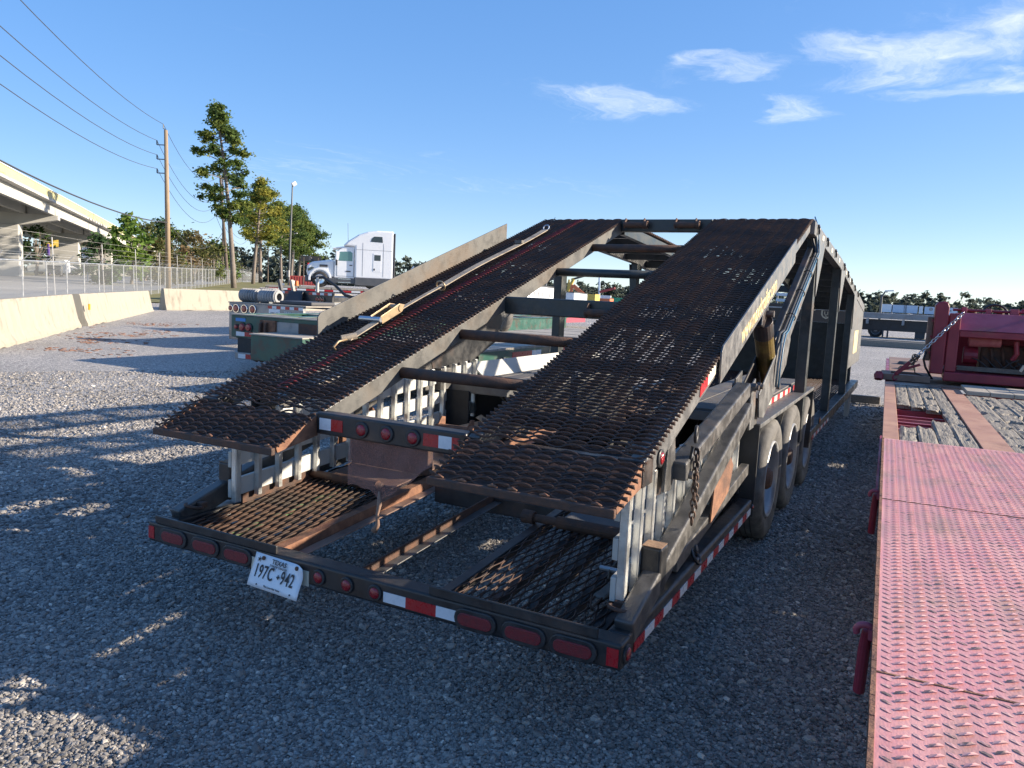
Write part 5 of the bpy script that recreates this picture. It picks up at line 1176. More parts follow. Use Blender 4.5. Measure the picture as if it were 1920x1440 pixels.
def wheel(c, R, w, parent, rimm='rim_white', ax=(1, 0, 0)):
    o = MB().lathe([(-w/2, R*.62), (-w/2, R*.9), (-w*.36, R), (w*.36, R), (w/2, R*.9), (w/2, R*.62)], c, ax, 26).build('wheel', 'rubber', parent, smooth=True)
    MB().lathe([(w*.5, R*.63), (w*.30, R*.55), (w*.25, R*.25), (w*.40, R*.2), (w*.40, 0)], c, ax, 22).build('rim', rimm, o); return o
def lamp(c, R, parent, mat='lens_red', ax=(0, -1, 0)):
    g = MB().lathe([(0, R*1.3), (.02, R*1.3), (.02, 0)], c, ax, 16).build('tail_light', 'grommet', parent); MB().lathe([(.02, R), (.045, R*.8), (.05, 0)], c, ax, 16).build('lens', mat, g); return g
def tapes(x0, x1, y, z0, z1, n, parent, first=0):
    w = (x1-x0)/n
    for i in range(n): MB().box(x0+i*w, x0+(i+1)*w, y-.004, y, z0, z1).build('reflective_tape', 'tape_red' if (i+first) % 2 else 'tape_white', parent)
# green trailer with a rusty clevis on its tail
T1 = thing('green_trailer', 'dark green trailer with rusty clevis and red tail lights left of the hauler', 'trailer', (-8.93, 8.71, GZ)); z = -GZ
MB().box(-1.30, 1.30, 0, .10, .63, 1.075).build('rear_panel', 'trailer_green', T1, bevel=.01)
MB().box(-1.32, 1.32, -.02, .16, 1.076, 1.10).build('deck_flange', 'wood_pale', T1, bevel=.004)
for x in (-1.32, -.16, 1.12): MB().box(x, x+.20, .161, 11, 1.076, 1.10).build('deck_flange', 'trailer_green', T1, bevel=.004)
for k in range(7): MB().box(-1.11, 1.11, .5+k*1.5, .75+k*1.5, 1.072, 1.092).build('deck_plank', 'pale_plank', T1)
for x in (-1.28, -.12, 1.16): MB().box(x, x+.12, .11, 11, .60, 1.07).build('main_beam', 'trailer_green', T1)
for k in range(9): MB().box(-1.15, 1.15, .8+k*1.1, .95+k*1.1, .86, 1.07).build('cross_beam', 'trailer_green', T1)
MB().box(-1.14, -.56, .02, .03, .25, .625).build('mud_flap', 'rubber', T1); MB().box(.4, 1.1, .02, .03, .25, .625).build('mud_flap', 'rubber', T1)
MB().box(-1.18, 1.10, -.02, .06, .19, .33).build('underride_bar', 'trailer_silver', T1, bevel=.01); tapes(-1.08, .15, -.021, .21, .30, 6, T1)
for x, r in ((-1.14, .045), (-.98, .075), (-.80, .075)): lamp((x, -.001, .84), r, T1)
tapes(-1.16, -.45, -.002, .66, .745, 3, T1); MB().box(-1.17, -.90, -.006, 0, .955, 1.02).build('blue_sticker', 'sign_blue', T1)
for x in (-.42, -.28):
    MB().yz(x, x+.05, [(-.30, .24), (-.34, .34), (-.30, .46), (-.16, .52), (-.12, .96), (0, 1.0), (0, .55), (-.08, .40), (-.10, .26), (-.18, .19)]).build('clevis', 'rust_dark', T1, bevel=.012)
    MB().lathe([(-.004, .06), (.054, .06)], (x, -.22, .35), (1, 0, 0), 16).build('clevis_eye', 'ink', T1)
MB().box(-.46, -.05, -.06, -.001, .60, 1.02).build('hitch_plate', 'rust', T1, bevel=.01)
MB().box(-.04, .52, -.02, -.001, .66, 1.0).build('primer_patch', 'trailer_silver', T1); MB().box(.53, 1.29, -.03, -.001, .74, 1.0).build('rust_panel', 'rust_dark', T1)
MB().box(.03, 1.30, -.75, -.06, .30, .775).build('step_box', 'trailer_green', T1, bevel=.01); MB().box(.01, 1.32, -.77, -.04, .776, .80).build('step_top', 'wood_pale', T1)
for y in (3, 4.3):
    for x in (-1.0, 1.0): wheel((x, y, .45), .45, .3, T1)
# silver trailer behind it
T2 = thing('silver_trailer', 'weathered silver trailer with plate 159C-429 and ringed tail lights', 'trailer', (-12.9, 12.26, GZ))
MB().box(-1.30, 1.30, 0, .10, .20, 1.17).build('rear_panel', 'trailer_silver', T2, bevel=.01); MB().box(-1.32, 1.4, -.01, 12, 1.171, 1.20).build('deck', 'pale_plank', T2)
for x, r in ((-1.22, .06), (-1.02, .08), (-.72, .08), (-.42, .08)): lamp((x, -.001, 1.03), r, T2); MB().torus((x, -.02, 1.03), (0, 1, 0), r*1.3, .014, 20, 6).build('chrome_ring', 'chrome', T2)
tapes(.10, 1.30, -.001, 1.085, 1.155, 8, T2, 1); MB().box(.14, .52, -.006, -.001, .90, 1.075).build('license_plate', 'plate_white', T2)
text('lettering', '159C-429', 'ink', T2, (.33, -.0075, .93), (1, 0, 0), (0, 0, 1), .095, .001, 'CENTER', sx=.75, bold=.01)
text('lettering', 'TRAIL', 'sign_white', T2, (.66, -.0075, .96), (1, 0, 0), (0, 0, 1), .10, .001, bold=.01)
for y in (3, 4.3):
    for x in (-1.0, 1.0): wheel((x, y, .45), .45, .3, T2)
MB().box(-.06, .06, .2, 3.0, 1.201, 1.25).build('lift_ram', 'chrome', T2); MB().box(.2, 1.3, .3, 1.2, 1.201, 1.30).build('winch_box', 'machine_dark', T2, bevel=.03)
for k, (x, y, zz) in enumerate(((-13.9, 12.75, 1.46), (-13.62, 13.1, 1.50), (-13.15, 12.7, 1.46))):
    o = MB().lathe([(-.30, .10), (-.30, .17), (.30, .17), (.30, .10)], (x, y, zz), (1, .05, 0), 24).build('ribbed_roll', 'trailer_grey', None); rb = MB()
    for j in range(7): rb.torus((x-.26+j*.087, y, zz), (1, .05, 0), .175, .018, 20, 6)
    rb.build('rib', 'trailer_grey', o); tag(o, ('left', 'middle', 'right')[k]+' grey ribbed roll lying on the silver trailer deck', 'roll', 'rolls on the silver trailer')
# black lowboy with upright stakes
T3 = thing('black_lowboy_trailer', 'black lowboy trailer with upright stakes and red striped tail', 'trailer', (-16.1, 17.0, GZ+.0)); 
MB().box(-1.35, 1.35, 0, .12, .95, 1.50).build('rear_panel', 'trailer_black', T3, bevel=.01); MB().box(-1.35, 1.35, .12, 13, 1.20, 1.36).build('deck', 'trailer_black', T3)
tapes(-1.33, -.55, -.001, 1.41, 1.485, 5, T3, 1); tapes(.35, 1.33, -.001, 1.41, 1.485, 6, T3, 1); tapes(-1.33, -.75, -.001, 1.0, 1.07, 3, T3); tapes(-.35, .25, -.001, 1.05, 1.12, 3, T3, 1)
for x in (-1.2, -1.08, -.96, .72, .84, .96): MB().torus((x, -.01, 1.27), (.35, 1, 0), .075, .016, 18, 6).build('light_ring', 'ratchet', T3); lamp((x, -.001, 1.27), .05, T3)
MB().prism([(-.55, -.35, 1.02), (.30, -.35, 1.02), (.15, -.1, 1.5), (-.40, -.1, 1.5)], (0, .1, 0)).build('hitch_box', 'trailer_black', T3, bevel=.03)
for x, mm in ((-1.30, 'machine_dark'), (-.75, 'wood_pale')): MB().bar((x, .5, 1.36), (x-.15, .5, 1.86), .10, .10).build('stake', mm, T3)
MB().tube([(.45, .3, 1.36), (.45, .3, 1.98)], .05, 8).build('prop_post', 'fence_white', T3)
P = [(.2, .3, 1.95), (.6, .4, 2.0), (1.2, .3, 1.75), (1.8, .1, 1.45), (2.3, 0, 1.38)]; MB().tube(P, .05, 8).build('air_hose', 'hose_black', T3, smooth=True)
for y in (3, 4.3, 5.6):
    for x in (-1.05, 1.05): wheel((x, y, .48), .48, .32, T3)
# grey aluminium frames lying on the next trailer
T3b = thing('step_deck_trailer', 'low step deck trailer loaded with pale aluminium frames behind the silver trailer', 'trailer', (-12.2, 19.5, GZ))
MB().box(-1.3, 1.3, 0, 12, .85, 1.02).build('deck', 'trailer_black', T3b); tapes(-1.3, 1.3, -.001, .87, 1.0, 10, T3b)
for k in range(5): MB().bar((-1.2+.3*k, .2, 1.10+.08*k), (-.6+.35*k, 8, 1.12+.10*k), .12, .10).build('frame_bar', 'alu_paint', T3b)
for k in range(4): MB().bar((-1.2, 1+k*2, 1.30), (1.2, 1.3+k*2, 1.32), .10, .10).build('frame_bar', 'alu_paint', T3b)
for y in (6, 7.3):
    for x in (-1.0, 1.0): wheel((x, y, .48), .48, .3, T3b)
# flatbed carrying the white tractor unit
RZ = 2.255
T4 = thing('flatbed_trailer', 'long flatbed trailer with red and white striped side carrying the white truck', 'trailer', (-30.3, 38.0, hgt(-30.3, 38.0)), RZ)
MB().box(-1.35, 1.35, -9, 6, 1.02, 1.22).build('frame_rail', 'trailer_black', T4)
for i in range(15): MB().box(-1.38, 1.38, -9+i, -8.05+i, 1.221, 1.345).build('deck_board', 'pale_plank', T4)
for i in range(26): MB().box(-1.392, -1.386, -8.8+i*.56, -8.24+i*.56, 1.08, 1.19).build('reflective_tape', 'tape_red' if i % 2 else 'tape_white', T4)
for y in (-7, -5.7):
    for x in (-1.0, 1.0): wheel((x, y, .48), .48, .3, T4, ax=(-1 if x < 0 else 1, 0, 0))
TK = thing('white_tractor_truck', 'white sleeper cab tractor truck facing left above the trailers', 'truck', (-30.85, 37.6, hgt(-30.3, 38.0)+1.35), RZ)
def body(name, mat, prof, hw, bev, parent=TK, x0=None):   # side profile (forward, up), half width
    return MB().yz(-hw if x0 is None else x0, hw, prof).build(name, mat, parent, bevel=bev, seg=3)
body('hood', 'truck_white', [(2.78, .62), (2.86, .95), (2.80, 1.36), (2.5, 1.58), (1.15, 1.78), (1.15, .62)], 1.02, .14)
body('cab', 'truck_white', [(1.14, .62), (1.14, 1.79), (.92, 2.38), (.55, 2.62), (-.10, 2.62), (-.10, .62)], 1.10, .06)
body('sleeper', 'truck_white', [(-.105, .62), (-.105, 2.62), (.62, 2.66), (.35, 2.95), (-.35, 3.42), (-.90, 3.62), (-1.5, 3.72), (-2.55, 3.74), (-2.55, .62)], 1.22, .12)
MB().box(-1.2, 1.2, -2.66, -2.56, .8, 3.6).build('sleeper_fairing', 'machine_dark', TK, bevel=.02)
body('visor', 'truck_white', [(.55, 2.63), (1.28, 2.50), (1.26, 2.44), (.5, 2.55)], 1.08, .02)
MB().prism([(-1.0, 1.13, 1.84), (1.0, 1.13, 1.84), (1.0, .95, 2.34), (-1.0, .95, 2.34)], (0, .03, .01)).build('windscreen', 'glass_green', TK)
for s_ in (-1, 1):
    x = s_*1.103
    MB().yz(*sorted((x, x+s_*.012)), [(.88, 1.72), (.80, 2.28), (.15, 2.32), (.02, 2.22), (.02, 1.72)]).build('door_window', 'glass_green', TK, bevel=.005)
    MB().yz(*sorted((s_*1.223, s_*1.235)), [(-1.10, 3.0), (-1.16, 3.2), (-1.32, 3.34), (-1.82, 3.34), (-1.86, 2.98)]).build('sleeper_window', 'glass_dark', TK, bevel=.01)
    MB().box(*sorted((s_*1.223, s_*1.232)), -1.78, -1.28, 1.12, 2.28).build('sleeper_hatch', 'truck_white', TK, bevel=.02)
    MB().box(*sorted((s_*1.232, s_*1.238)), -1.74, -1.34, 1.82, 2.18).build('hatch_window', 'glass_dark', TK, bevel=.02)
    MB().box(*sorted((s_*1.05, s_*1.20)), -2.5, 1.5, .28, .60).build('side_skirt', 'truck_grey', TK, bevel=.04)
    MB().box(*sorted((s_*1.12, s_*1.26)), -2.5, -.12, .18, .72).build('fuel_tank_skirt', 'truck_grey', TK, bevel=.06)
    MB().box(*sorted((s_*1.03, s_*1.10)), 1.55, 2.05, 1.28, 1.42).build('hood_vent', 'machine_dark', TK, bevel=.03)
    MB().bar((s_*1.20, 1.0, 1.75), (s_*1.20, 1.0, 2.28), .14, .24).build('mirror', 'truck_white', TK, bevel=.03); MB().bar((s_*1.08, 1.0, 1.45), (s_*1.2, 1.0, 1.75), .1, .18).build('mirror_arm', 'machine_dark', TK)
    MB().bar((s_*.9, 2.45, 1.56), (s_*1.05, 2.6, 1.85), .05, .05).build('hood_mirror', 'machine_dark', TK); MB().box(*sorted((s_*.99, s_*1.09)), 2.62, 2.74, 1.62, 1.9).build('hood_mirror_head', 'machine_dark', TK, bevel=.02)
    MB().yz(*sorted((s_*.8, s_*1.055)), [(2.74, .96), (2.80, 1.12), (2.52, 1.26), (2.35, 1.18)]).build('headlight', 'glass_dark', TK, bevel=.02)
    ar = [(2.02+.72*math.cos(q), .50+.72*math.sin(q)) for q in np.linspace(-.15, PI+.15, 14)]; ar2 = [(2.02+.58*math.cos(q), .50+.58*math.sin(q)) for q in np.linspace(PI+.15, -.15, 14)]
    MB().yz(*sorted((s_*.80, s_*1.12)), ar+ar2).build('wheel_arch', 'truck_white', TK, bevel=.02)
    wheel((s_*.98, 2.02, .50), .50, .30, TK, 'chrome', (s_, 0, 0))
    for y in (-1.2, -2.45): wheel((s_*.95, y, .50), .50, .34, TK, 'rim', (s_, 0, 0))
for s_ in (-1, 1):
    x = s_*1.104
    for y0, y1, z0, z1 in ((.965, .985, .75, 1.95), (-.085, -.065, .75, 2.4), (-.07, .97, .745, .76)): MB().box(*sorted((x, x+s_*.006)), y0, y1, z0, z1).build('door_seam', 'truck_grey', TK)
    MB().box(*sorted((x, x+s_*.03)), .02, .20, 1.42, 1.48).build('door_handle', 'machine_dark', TK, bevel=.01)
    MB().box(*sorted((x, x+s_*.012)), .12, .42, 1.02, 1.10).build('door_badge', 'machine_dark', TK)
    for y0 in (-.62, -1.92): MB().box(*sorted((s_*1.222, s_*1.226)), y0, y0+.016, .8, 2.9).build('panel_seam', 'truck_grey', TK)
    MB().box(*sorted((s_*1.222, s_*1.226)), -2.5, -.2, 2.46, 2.475).build('panel_seam', 'truck_grey', TK)
    for k in range(2): MB().box(*sorted((s_*1.12, s_*1.22)), .1, .9, .33+.22*k, .37+.22*k).build('cab_step', 'chrome', TK)
    MB().box(*sorted((s_*1.232, s_*1.24)), -1.40, -1.30, 1.20, 1.32).build('hatch_latch', 'machine_dark', TK)
MB().box(-.62, .62, 2.80, 2.90, .72, 1.40).build('grille', 'machine_dark', TK, bevel=.03)
MB().box(-1.04, 1.04, 2.55, 2.95, .30, .70).build('bumper', 'truck_grey', TK, bevel=.08)
MB().tube([(-1.0, .3, 2.6), (-1.0, .35, 4.1)], .012, 5).build('antenna', 'wire', TK)
MB().bar((0, -2.7, .62), (0, -4.6, .62), .9, .3).build('chassis_rail', 'machine_dark', TK)
MB().tube([(-.8, -3.3, .8), (-.8, -3.9, 1.6)], .06, 8).build('grab_post', 'chrome', TK)
# green trailer with wooden deck seen through the hauler
T5 = thing('green_trailer', 'green trailer with plank deck and wheel arches seen through the hauler frame', 'trailer', (-4.80, 6.96, GZ))
def arch_panel(x0, x1, mat):
    pts = [(0, .34), (0, .885), (3.55, .885), (3.9, .60), (3.9, .5)]
    for yc in (2.75, .95):
        pts += [(yc+.60*math.cos(q), .38+.40*math.sin(q)) for q in np.linspace(0, PI, 12)]
    MB().yz(x0, x1, pts).build('side_panel', mat, T5)
arch_panel(1.26, 1.30, 'trailer_green'); arch_panel(-1.30, -1.26, 'trailer_green')
MB().box(-1.28, 1.28, -.03, .0, .34, .885).build('rear_panel', 'trailer_green', T5); lamp((1.15, -.031, .50), .07, T5); MB().box(1.08, 1.24, -.036, -.031, .68, .80).build('reflective_tape', 'tape_red', T5)
for i in range(12): MB().box(-1.30, 1.30, .0+i*.78, .76+i*.78, .887, .915+.006*(i % 3)).build('deck_plank', 'pale_plank', T5)
for y, m_ in ((1.60, 'tape_red'), (1.95, 'tape_red'), (2.30, 'tape_white'), (3.45, 'tape_red'), (3.75, 'tape_red')): MB().box(1.3005, 1.304, y-.35, y, .70, .845).build('reflective_tape', m_, T5)
for yc in (.95, 2.75):
    for x in (-1.05, 1.05): wheel((x, yc, .42), .42, .34, T5, 'rim_white', (1 if x > 0 else -1, 0, 0))
o = MB().lathe([(-.12, .2), (-.12, .36), (-.08, .42), (.08, .42), (.12, .36), (.12, .2)], (-6.2, 12.6, 1.36), (.35, 1, .1), 26).build('spare_tyre', 'tyre_dusty', None, smooth=True); tag(o, 'pale dusty spare tyre standing on the green trailer plank deck', 'tyre')
# three axle trailer further back
T6 = thing('three_axle_trailer', 'dark trailer with three wheels in a row beyond the green plank deck', 'trailer', (-14.95, 26.5, GZ))
MB().box(-1.3, 1.3, 0, 13, 1.15, 1.45).build('deck', 'trailer_black', T6); MB().box(-1.3, 1.3, -.05, 0, .62, 1.15).build('rear_panel', 'trailer_black', T6)
for x, m_ in ((1.0, 'lens_red'), (.72, 'lens_amber')): lamp((x, -.051, .85), .10, T6, m_)
MB().box(.75, 1.1, -.056, -.051, 1.0, 1.1).build('reflective_tape', 'tape_white', T6); MB().box(1.12, 1.28, -.07, -.051, .62, 1.15).build('reflective_tape', 'tape_red', T6)
for y in (1.4, 3.0, 4.6):
    for x in (-1.05, 1.05): wheel((x, y, .53), .53, .34, T6, 'rim_white' if y < 2 else 'rim', (1 if x > 0 else -1, 0, 0))
    MB().prism([(1.2, y+.62, 1.14), (1.2, y+.98, 1.14), (1.2, y+.8, .70)], (.03, 0, 0)).build('suspension_hanger', 'tape_cream', T6)
MB().box(1.1, 1.25, 5.6, 9.5, .40, 1.14).build('side_box', 'red_faded', T6)
# grey sided bins with dark tops beyond
def bin_(loc, rz, Lg, H0, H1, lab, nwin):
    T = thing('grey_box_trailer', lab, 'trailer', loc, rz, 'grey box trailers in the middle distance'); MB().yz(-1.3, 1.3, [(0, .9), (0, H0), (Lg, H1), (Lg, .9)]).build('box_body', 'van_white', T)
    MB().yz(-1.35, 1.35, [(-.05, H0), (-.05, H0+.12), (Lg, H1+.12), (Lg, H1)]).build('roof_edge', 'machine_dark', T); MB().box(1.301, 1.31, .2, Lg-.2, .95, 1.1).build('reflective_tape', 'tape_red', T)
    for k in range(nwin): MB().box(1.301, 1.312, .9+k*Lg/(nwin+1.), 1.15+k*Lg/(nwin+1.), 1.5, 1.95).build('side_window', 'machine_dark', T)
    for y in (Lg-2, Lg-.8): wheel((1.0, y, .5), .5, .3, T); wheel((-1.0, y, .5), .5, .3, T)
bin_((-27.0, 52.5, GZ), .20, 9.5, 2.45, 2.35, 'nearest long pale grey box trailer with dark roof edge and small windows', 6)
bin_((-30.3, 64.5, GZ), .20, 6, 2.2, 2.1, 'middle short grey box trailer behind the long one', 0)
bin_((-34.5, 79.5, GZ), .20, 8, 2.1, 2.0, 'farthest pale box trailer with a row of small windows', 5)
# construction machines on the skyline
def machine(lab, cat, name, base, parts):
    T = thing(name, lab, cat, base, world=True)
    for n_, m_, mb in parts: mb.build(n_, m_, T)
b_ = Vector((-52, 115, .3))
machine('dark hoop and mast machine on the skyline', 'machine', 'rotary_rig', tuple(b_), [('hoop', 'machine_dark', MB().torus(b_+Vector((0, 0, 1.5)), (.4, 1, 0), 2.6, .10, 28, 6)), ('mast', 'machine_dark', MB().tube([b_, b_+Vector((0, 0, 5.8))], .18, 6)), ('cab', 'trailer_grey', MB().box(b_.x-1.3, b_.x+.2, b_.y-1, b_.y+1, 0, 2.6)), ('side_mast', 'trailer_silver', MB().tube([b_+Vector((-1.4, 0, 0)), b_+Vector((-1.5, 0, 3.9))], .12, 6))])
b_ = Vector((-48.6, 113, .2))
machine('yellow drilling rig with angled mast on the skyline', 'machine', 'drill_rig', tuple(b_), [('boom', 'machine_yellow', MB().bar(b_+Vector((-.6, 0, 1)), b_+Vector((.9, 0, 4.4)), .35, .4)), ('boom_head', 'machine_dark', MB().bar(b_+Vector((.5, 0, 4.2)), b_+Vector((3.2, 0, 5.0)), .2, .3)), ('mast', 'machine_yellow', MB().bar(b_+Vector((-.2, 0, .5)), b_+Vector((.1, 0, 4.2)), .2, .25)), ('chassis', 'machine_dark', MB().box(b_.x-1.5, b_.x+1.5, b_.y-1, b_.y+1, .3, 1.5))])
b_ = Vector((-45.0, 107.8, .2))
machine('orange excavator arm left of the dark upright post', 'excavator', 'excavator', tuple(b_), [('boom', 'machine_orange', MB().bar(b_+Vector((-.5, 0, 3.2)), b_+Vector((1.9, .8, 1.2)), .4, .55)), ('stick', 'machine_orange', MB().bar(b_+Vector((-.6, 0, 3.3)), b_+Vector((-1.0, 0, 1.6)), .3, .4)), ('cab', 'machine_yellow', MB().box(b_.x+1.2, b_.x+3.2, b_.y, b_.y+2, .7, 2.2)), ('tracks', 'machine_dark', MB().box(b_.x+.8, b_.x+3.6, b_.y-.4, b_.y+2.4, 0, .7))])
b_ = Vector((-52.5, 137, .2))
machine('pale lattice mast machine right of the dark upright post', 'machine', 'lattice_rig', tuple(b_), [('mast', 'van_blue', MB().bar(b_, b_+Vector((-.3, 0, 6)), .25, .3)), ('arm', 'container_red', MB().bar(b_+Vector((0, 0, 2.6)), b_+Vector((3, 0, 3.4)), .3, .4)), ('base', 'machine_orange', MB().box(b_.x-1, b_.x+2.5, b_.y-1, b_.y+1, 0, 1.6))])
b_ = Vector((-46.0, 150, .2))
machine('distant ochre excavator behind the containers', 'excavator', 'excavator', tuple(b_), [('boom', 'machine_yellow', MB().bar(b_+Vector((-3, 0, 1.5)), b_+Vector((-.5, 0, 3.2)), .5, .5)), ('stick', 'machine_yellow', MB().bar(b_+Vector((-.5, 0, 3.2)), b_+Vector((1.6, 0, 2.0)), .4, .4)), ('house', 'machine_yellow', MB().box(b_.x-4.5, b_.x-2, b_.y-1, b_.y+1, .5, 2.6))])
def container(loc, sx, sz, mat, lab, rz=.3):
    T = thing('shipping_container', lab, 'container', loc, rz, 'containers in the distance'); MB().box(-sx/2, sx/2, -1.2, 1.2, 0, sz).build('container_body', mat, T); rb = MB()
    for k in range(int(sx/.5)): rb.box(-sx/2+.1+k*.5, -sx/2+.3+k*.5, -1.26, -1.201, .15, sz-.15)
    rb.build('corrugation', mat, T)
container((-56.5, 146, GZ), 5.5, 2.1, 'van_white', 'white container left of the green one'); container((-51.0, 147.5, GZ), 5.6, 1.75, 'container_green', 'bright green container on the skyline')
container((-44.0, 149, GZ), 6, 1.8, 'van_blue', 'pale blue container right of the green one'); container((-37.5, 150, GZ), 7, 1.7, 'van_white', 'long white container farthest right beside the hauler ramp')
container((-106.4, 115, 1.45), 6, 1.75, 'container_red', 'small dark red container left of the white truck nose', .8)
# right background: black truck with shield emblem, flatbeds, white box trailers
T8 = thing('black_box_truck', 'black box truck with a small tan shield emblem behind the hauler posts', 'truck', (-3.2, 44, GZ))
MB().box(-3.2, 2.4, 0, 2.4, .55, 1.86).build('body_side', 'brown_box', T8, bevel=.03); MB().box(-3.25, 2.45, -.06, .0, 1.62, 1.70).build('rub_strip', 'trailer_grey', T8)
sh = [(.40, 1.66), (.66, 1.71), (.92, 1.66), (.92, 1.36), (.84, 1.22), (.66, 1.13), (.48, 1.22), (.40, 1.36)]
s1 = MB().prism([(x, -.012, z) for x, z in sh], (0, .012, 0)).build('shield_emblem', 'shield_tan', T8); MB().prism([(.66+(x-.66)*.72, -.02, 1.42+(z-1.42)*.72) for x, z in sh], (0, .01, 0)).build('shield_field', 'brown_box', s1)
MB().tube([(.58, -.022, 1.55), (.58, -.022, 1.40), (.66, -.022, 1.34), (.74, -.022, 1.40), (.74, -.022, 1.55)], .022, 6).build('shield_mark', 'shield_tan', s1); MB().tube([(.60, -.022, 1.30), (.72, -.022, 1.26)], .02, 6).build('shield_mark', 'shield_tan', s1)
for x in (-2.2, .1, 1.2): wheel((x, .4, .42), .42, .3, T8, 'rim', (0, -1, 0))
for x in (-1.4, -.9): MB().box(x, x+.12, 0, .15, 0, .55).build('landing_leg', 'machine_dark', T8)
T8b = thing('slatted_body_trailer', 'white slatted trailer body glimpsed behind the hauler strut', 'trailer', (-4.2, 46.5, GZ))
MB().box(-1.6, 2.6, 0, 2.4, .9, 1.9).build('lower_body', 'trailer_black', T8b)
for k in range(5): MB().box(-1.5, 2.5, 0, .1, 2.0+k*.34, 2.17+k*.34).build('slat', 'van_white', T8b, bevel=.01)
for x in (-1.5, .5, 2.4): MB().box(x, x+.1, .101, .2, 1.9, 3.5).build('slat_post', 'trailer_grey', T8b)
for x in (-1, 1.5): wheel((x, .4, .5), .5, .3, T8b, 'rim', (0, -1, 0))
T9 = thing('grey_flatbed_trailer', 'long grey flatbed trailer with dark underframe behind the red engine unit', 'trailer', (.9, 53, GZ), -.03)
MB().box(-3, 9, 0, 2.5, 1.22, 1.58).build('side_beam', 'trailer_grey', T9, bevel=.02); MB().box(-3, 9, .3, 2.2, .45, 1.15).build('underframe', 'trailer_black', T9)
for x in (-1.9, .2, 2.2, 4): MB().box(x, x+.16, -.05, .3, .85, 1.2).build('stake_pocket', 'trailer_grey', T9, bevel=.02)
for x in (-2.6, -1.3, 5, 6.2): wheel((x, .5, .47), .47, .3, T9, 'rim', (0, -1, 0))
for x in (-.9, -.62): MB().box(x, x+.1, .1, .25, 0, .5).build('landing_leg', 'machine_dark', T9)
for x in (-1.6, 1.0, 2.9): MB().box(x, x+.55, .4, 2.0, .05, .46).build('tool_box', 'machine_dark', T9)
MB().prism([(1.8, -.3, 1.3), (4.5, -.3, 1.3), (4.5, 1.2, 1.62), (2.6, 1.2, 1.62)], (0, 0, .04)).build('loading_flap', 'alu_paint', T9)
for i, (x0, x1, m_, lab) in enumerate(((-10.6, -7.1, 'van_white', 'white box trailer end at the left of the far row'), (-6.9, 1.0, 'van_blue', 'pale blue box trailer in the far row'), (1.3, 2.6, 'van_white', 'narrow white box trailer end between the two blue ones'), (3.0, 13.0, 'van_blue', 'pale blue box trailer with a faint lettered side beside the red unit'))):
    T = thing('box_trailer', lab, 'trailer', ((x0+x1)/2, 300, GZ), 0, 'box trailers in the far row'); h_ = 3.9-.1*i
    MB().box((x0-x1)/2+.05, (x1-x0)/2-.05, 0, 12, 1.1, h_).build('box_body', m_, T, bevel=.03); MB().box((x0-x1)/2+.02, (x1-x0)/2-.02, -.05, 12, h_, h_+.12).build('roof_edge', 'machine_dark', T)
    if x1-x0 > 5:
        for k in (-.25, .12, .4): MB().box(k-.06, k+.06, -.06, 0, 1.2, h_).build('panel_seam', 'machine_dark', T)
    if i == 3: text('lettering', 'GlobalCitrus', 'machine_dark', T, (-2.0, -.08, 2.35), (1, 0, 0), (0, 0, 1), 1.0, .01, bold=.01); MB().lathe([(0, .62), (.05, .5), (.05, 0)], (-3.0, -.04, 2.8), (0, -1, 0), 14).build('round_logo', 'trailer_grey', T)
    for x in (-.4, .4): wheel(((x1-x0)*x, 1, .6), .55, .3, T, 'rim', (0, -1, 0))
for k, (y, x0, x1, lab) in enumerate(((40.6, -3.5, 4.6, 'longest dark timber lying across the gravel beyond the hauler'), (38.8, -2.6, 4.4, 'nearer dark timber lying across the gravel beyond the hauler'))):
    o = MB().box(x0, x1, y, y+.35, GZ, GZ+.30).build('ground_timber', 'wood_grey', None, bevel=.03); tag(o, lab, 'timber', 'timbers on the gravel')
# traffic drums by the verge, small barrier, signs, cars under the bridge
def drum(x, y, sc, lab, mat='orange'):
    z0 = hgt(x, y); T = thing('traffic_drum', lab, 'traffic drum', (x, y, z0), group='traffic drums by the verge'); MB().lathe([(0, .30), (.05, .30), (.06, .26), (1.0*sc, .20), (1.02*sc, 0)], (0, 0, 0), (0, 0, 1), 18).build('drum_body', mat, T)
    MB().lathe([(.35*sc, .25), (.52*sc, .242)], (0, 0, 0), (0, 0, 1), 18).build('drum_band', 'sign_white', T)
drum(-53.0, 55.3, 1.35, 'bright orange traffic drum at the end of the grass verge'); drum(-53.9, 55.0, 1.1, 'white traffic drum left of the orange one', 'sign_white'); drum(-60.5, 64.0, 1.3, 'small orange traffic drum farther along the verge'); drum(-61.3, 64.4, 1.3, 'pale traffic drum farther along the verge', 'sign_white')
SG = thing('roadside_sign', 'black and red sign boards on two poles left of the white truck', 'sign', (-98.8, 108.4, 1.45), world=True)
for x in (-1.3, 1.3): MB().tube([(-98.8+x*.7, 108.4+x*.7, 1), (-98.8+x*.7, 108.4+x*.7, 6.6)], .10, 8).build('sign_post', 'pole_dark', SG)
c = Vector((-98.8, 108.4, 0)); w = Vector((.7, .7, 0)); f = Vector((.05, -.05, 0))
MB().prism([c-w*1.9+Vector((0, 0, 5.9)), c+w*1.9+Vector((0, 0, 5.9)), c+w*1.9+Vector((0, 0, 6.9)), c-w*1.9+Vector((0, 0, 6.9))], f).build('sign_panel', 'sign_black', SG)
MB().prism([c-w*.6+Vector((0, 0, 4.5)), c+w*1.9+Vector((0, 0, 4.5)), c+w*1.9+Vector((0, 0, 5.6)), c-w*.6+Vector((0, 0, 5.6))], f).build('sign_panel', 'sign_red', SG)
SB = thing('roadside_sign', 'white lettered notice board beside the second bridge pier', 'sign', (-85.2, 55.6, .9), world=True)
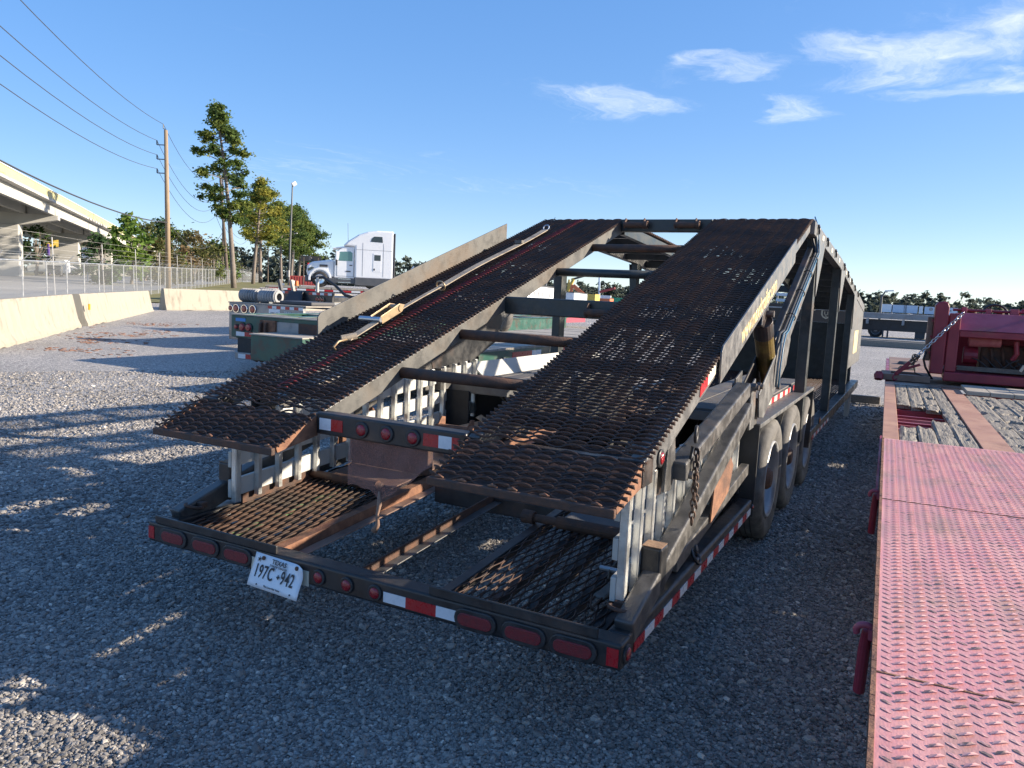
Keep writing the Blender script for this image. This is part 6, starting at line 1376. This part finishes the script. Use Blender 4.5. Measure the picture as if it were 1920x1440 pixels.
c = Vector((-85.2, 55.6, 0)); w = Vector((.53, .85, 0)); f = Vector((.06, -.04, 0))
MB().tube([c+Vector((0, 0, .8)), c+Vector((0, 0, 4.0))], .07, 8).build('sign_post', 'fence_white', SB)
MB().prism([c-w*.55+Vector((0, 0, 3.6)), c+w*.55+Vector((0, 0, 3.6)), c+w*.55+Vector((0, 0, 4.9)), c-w*.55+Vector((0, 0, 4.9))], f).build('sign_panel', 'sign_white', SB)
for k in range(4): MB().prism([c-w*.35+f*1.01+Vector((0, 0, 3.85+k*.25)), c+w*(.3-.05*k)+f*1.01+Vector((0, 0, 3.85+k*.25)), c+w*(.3-.05*k)+f*1.01+Vector((0, 0, 3.93+k*.25)), c-w*.35+f*1.01+Vector((0, 0, 3.93+k*.25))], f*.2).build('sign_line', 'trailer_grey', SB)
BB = thing('billboard', 'small purple and amber roadside billboard between the bridge piers', 'sign', (-117, 70.5, 1.4), world=True); c = Vector((-117, 70.5, 0)); w = Vector((.5, .86, 0)); f = Vector((.08, -.05, 0))
MB().tube([c+Vector((0, 0, 1)), c+Vector((0, 0, 6))], .2, 8).build('sign_post', 'sign_purple', BB); MB().prism([c-w*1.0+Vector((0, 0, 5.6)), c+w*1.4+Vector((0, 0, 5.6)), c+w*1.4+Vector((0, 0, 6.7)), c-w*1.0+Vector((0, 0, 6.7))], f).build('sign_panel', 'machine_yellow', BB)
def car(x, y, rz, mat, lab, van=False, sc=1.):
    T = thing('parked_van' if van else 'parked_car', lab, 'van' if van else 'car', (x, y, hgt(x, y)+.06), rz, 'vehicles under the overpass')
    pr = [(-2.2, .35), (-2.25, .85), (-1.6, 1.0), (-.9, 1.45), (.9, 1.48), (1.7, .98), (2.25, .85), (2.25, .35)] if not van else [(-2.6, .4), (-2.7, 1.2), (-2.1, 1.4), (-1.5, 2.2), (2.5, 2.3), (2.6, .4)]
    MB().yz(-.9, .9, pr).build('car_body', mat, T, bevel=.1)
    wn = [(-1.35, 1.04), (-.85, 1.38), (.85, 1.40), (1.45, 1.02)] if not van else [(-1.95, 1.45), (-1.5, 2.05), (-.5, 2.08), (-.5, 1.45)]
    for s_ in (-1, 1): MB().yz(*sorted((s_*.9, s_*.912)), wn).build('side_window', 'glass_dark', T)
    for yy in (-1.4, 1.4):
        for s_ in (-1, 1): wheel((s_*.82, yy, .33), .33, .2, T, 'rim', (s_, 0, 0))
    zf = 2.2 if not van else 2.66; MB().box(-.7, .7, -zf-.02, -zf+.06, .6, .75).build('headlight', 'tape_white', T)
car(-112, 67.5, -.9, 'car_white', 'white van between the two bridge piers', True); car(-104.0, 63.3, -2.2, 'car_dark', 'dark car in front of the white van under the bridge'); car(-122, 76.2, -.9, 'car_white', 'white car just left of the second bridge pier'); car(-113, 96.5, -2.3, 'car_silver', 'silver car glimpsed behind the fence below the leaning pole'); car(-124, 108, -2.3, 'car_white', 'white car glimpsed behind the fence near the pine trunks')
# dead grass tufts and needles blown against the barriers
NB = MB()
for k in range(900):
    t_ = random.random(); p = Vector((-15, 6.5, 0)).lerp(Vector((-30, 22, 0)), t_)+Vector((random.gauss(.9, .7), random.gauss(.9, .7), 0)); a = random.uniform(0, PI); l_ = random.uniform(.05, .16)
    if mnoise.noise((p.x*.5, p.y*.5, 1)) < .05: continue
    NB.box(p.x-.01, p.x+l_*math.cos(a)+.01, p.y, p.y+abs(l_*math.sin(a))+.01, GZ+.002, GZ+.012)
tag(NB.build('pine_litter', 'rust', None), 'brown pine needles scattered along the foot of the barriers', 'litter', kind='stuff')
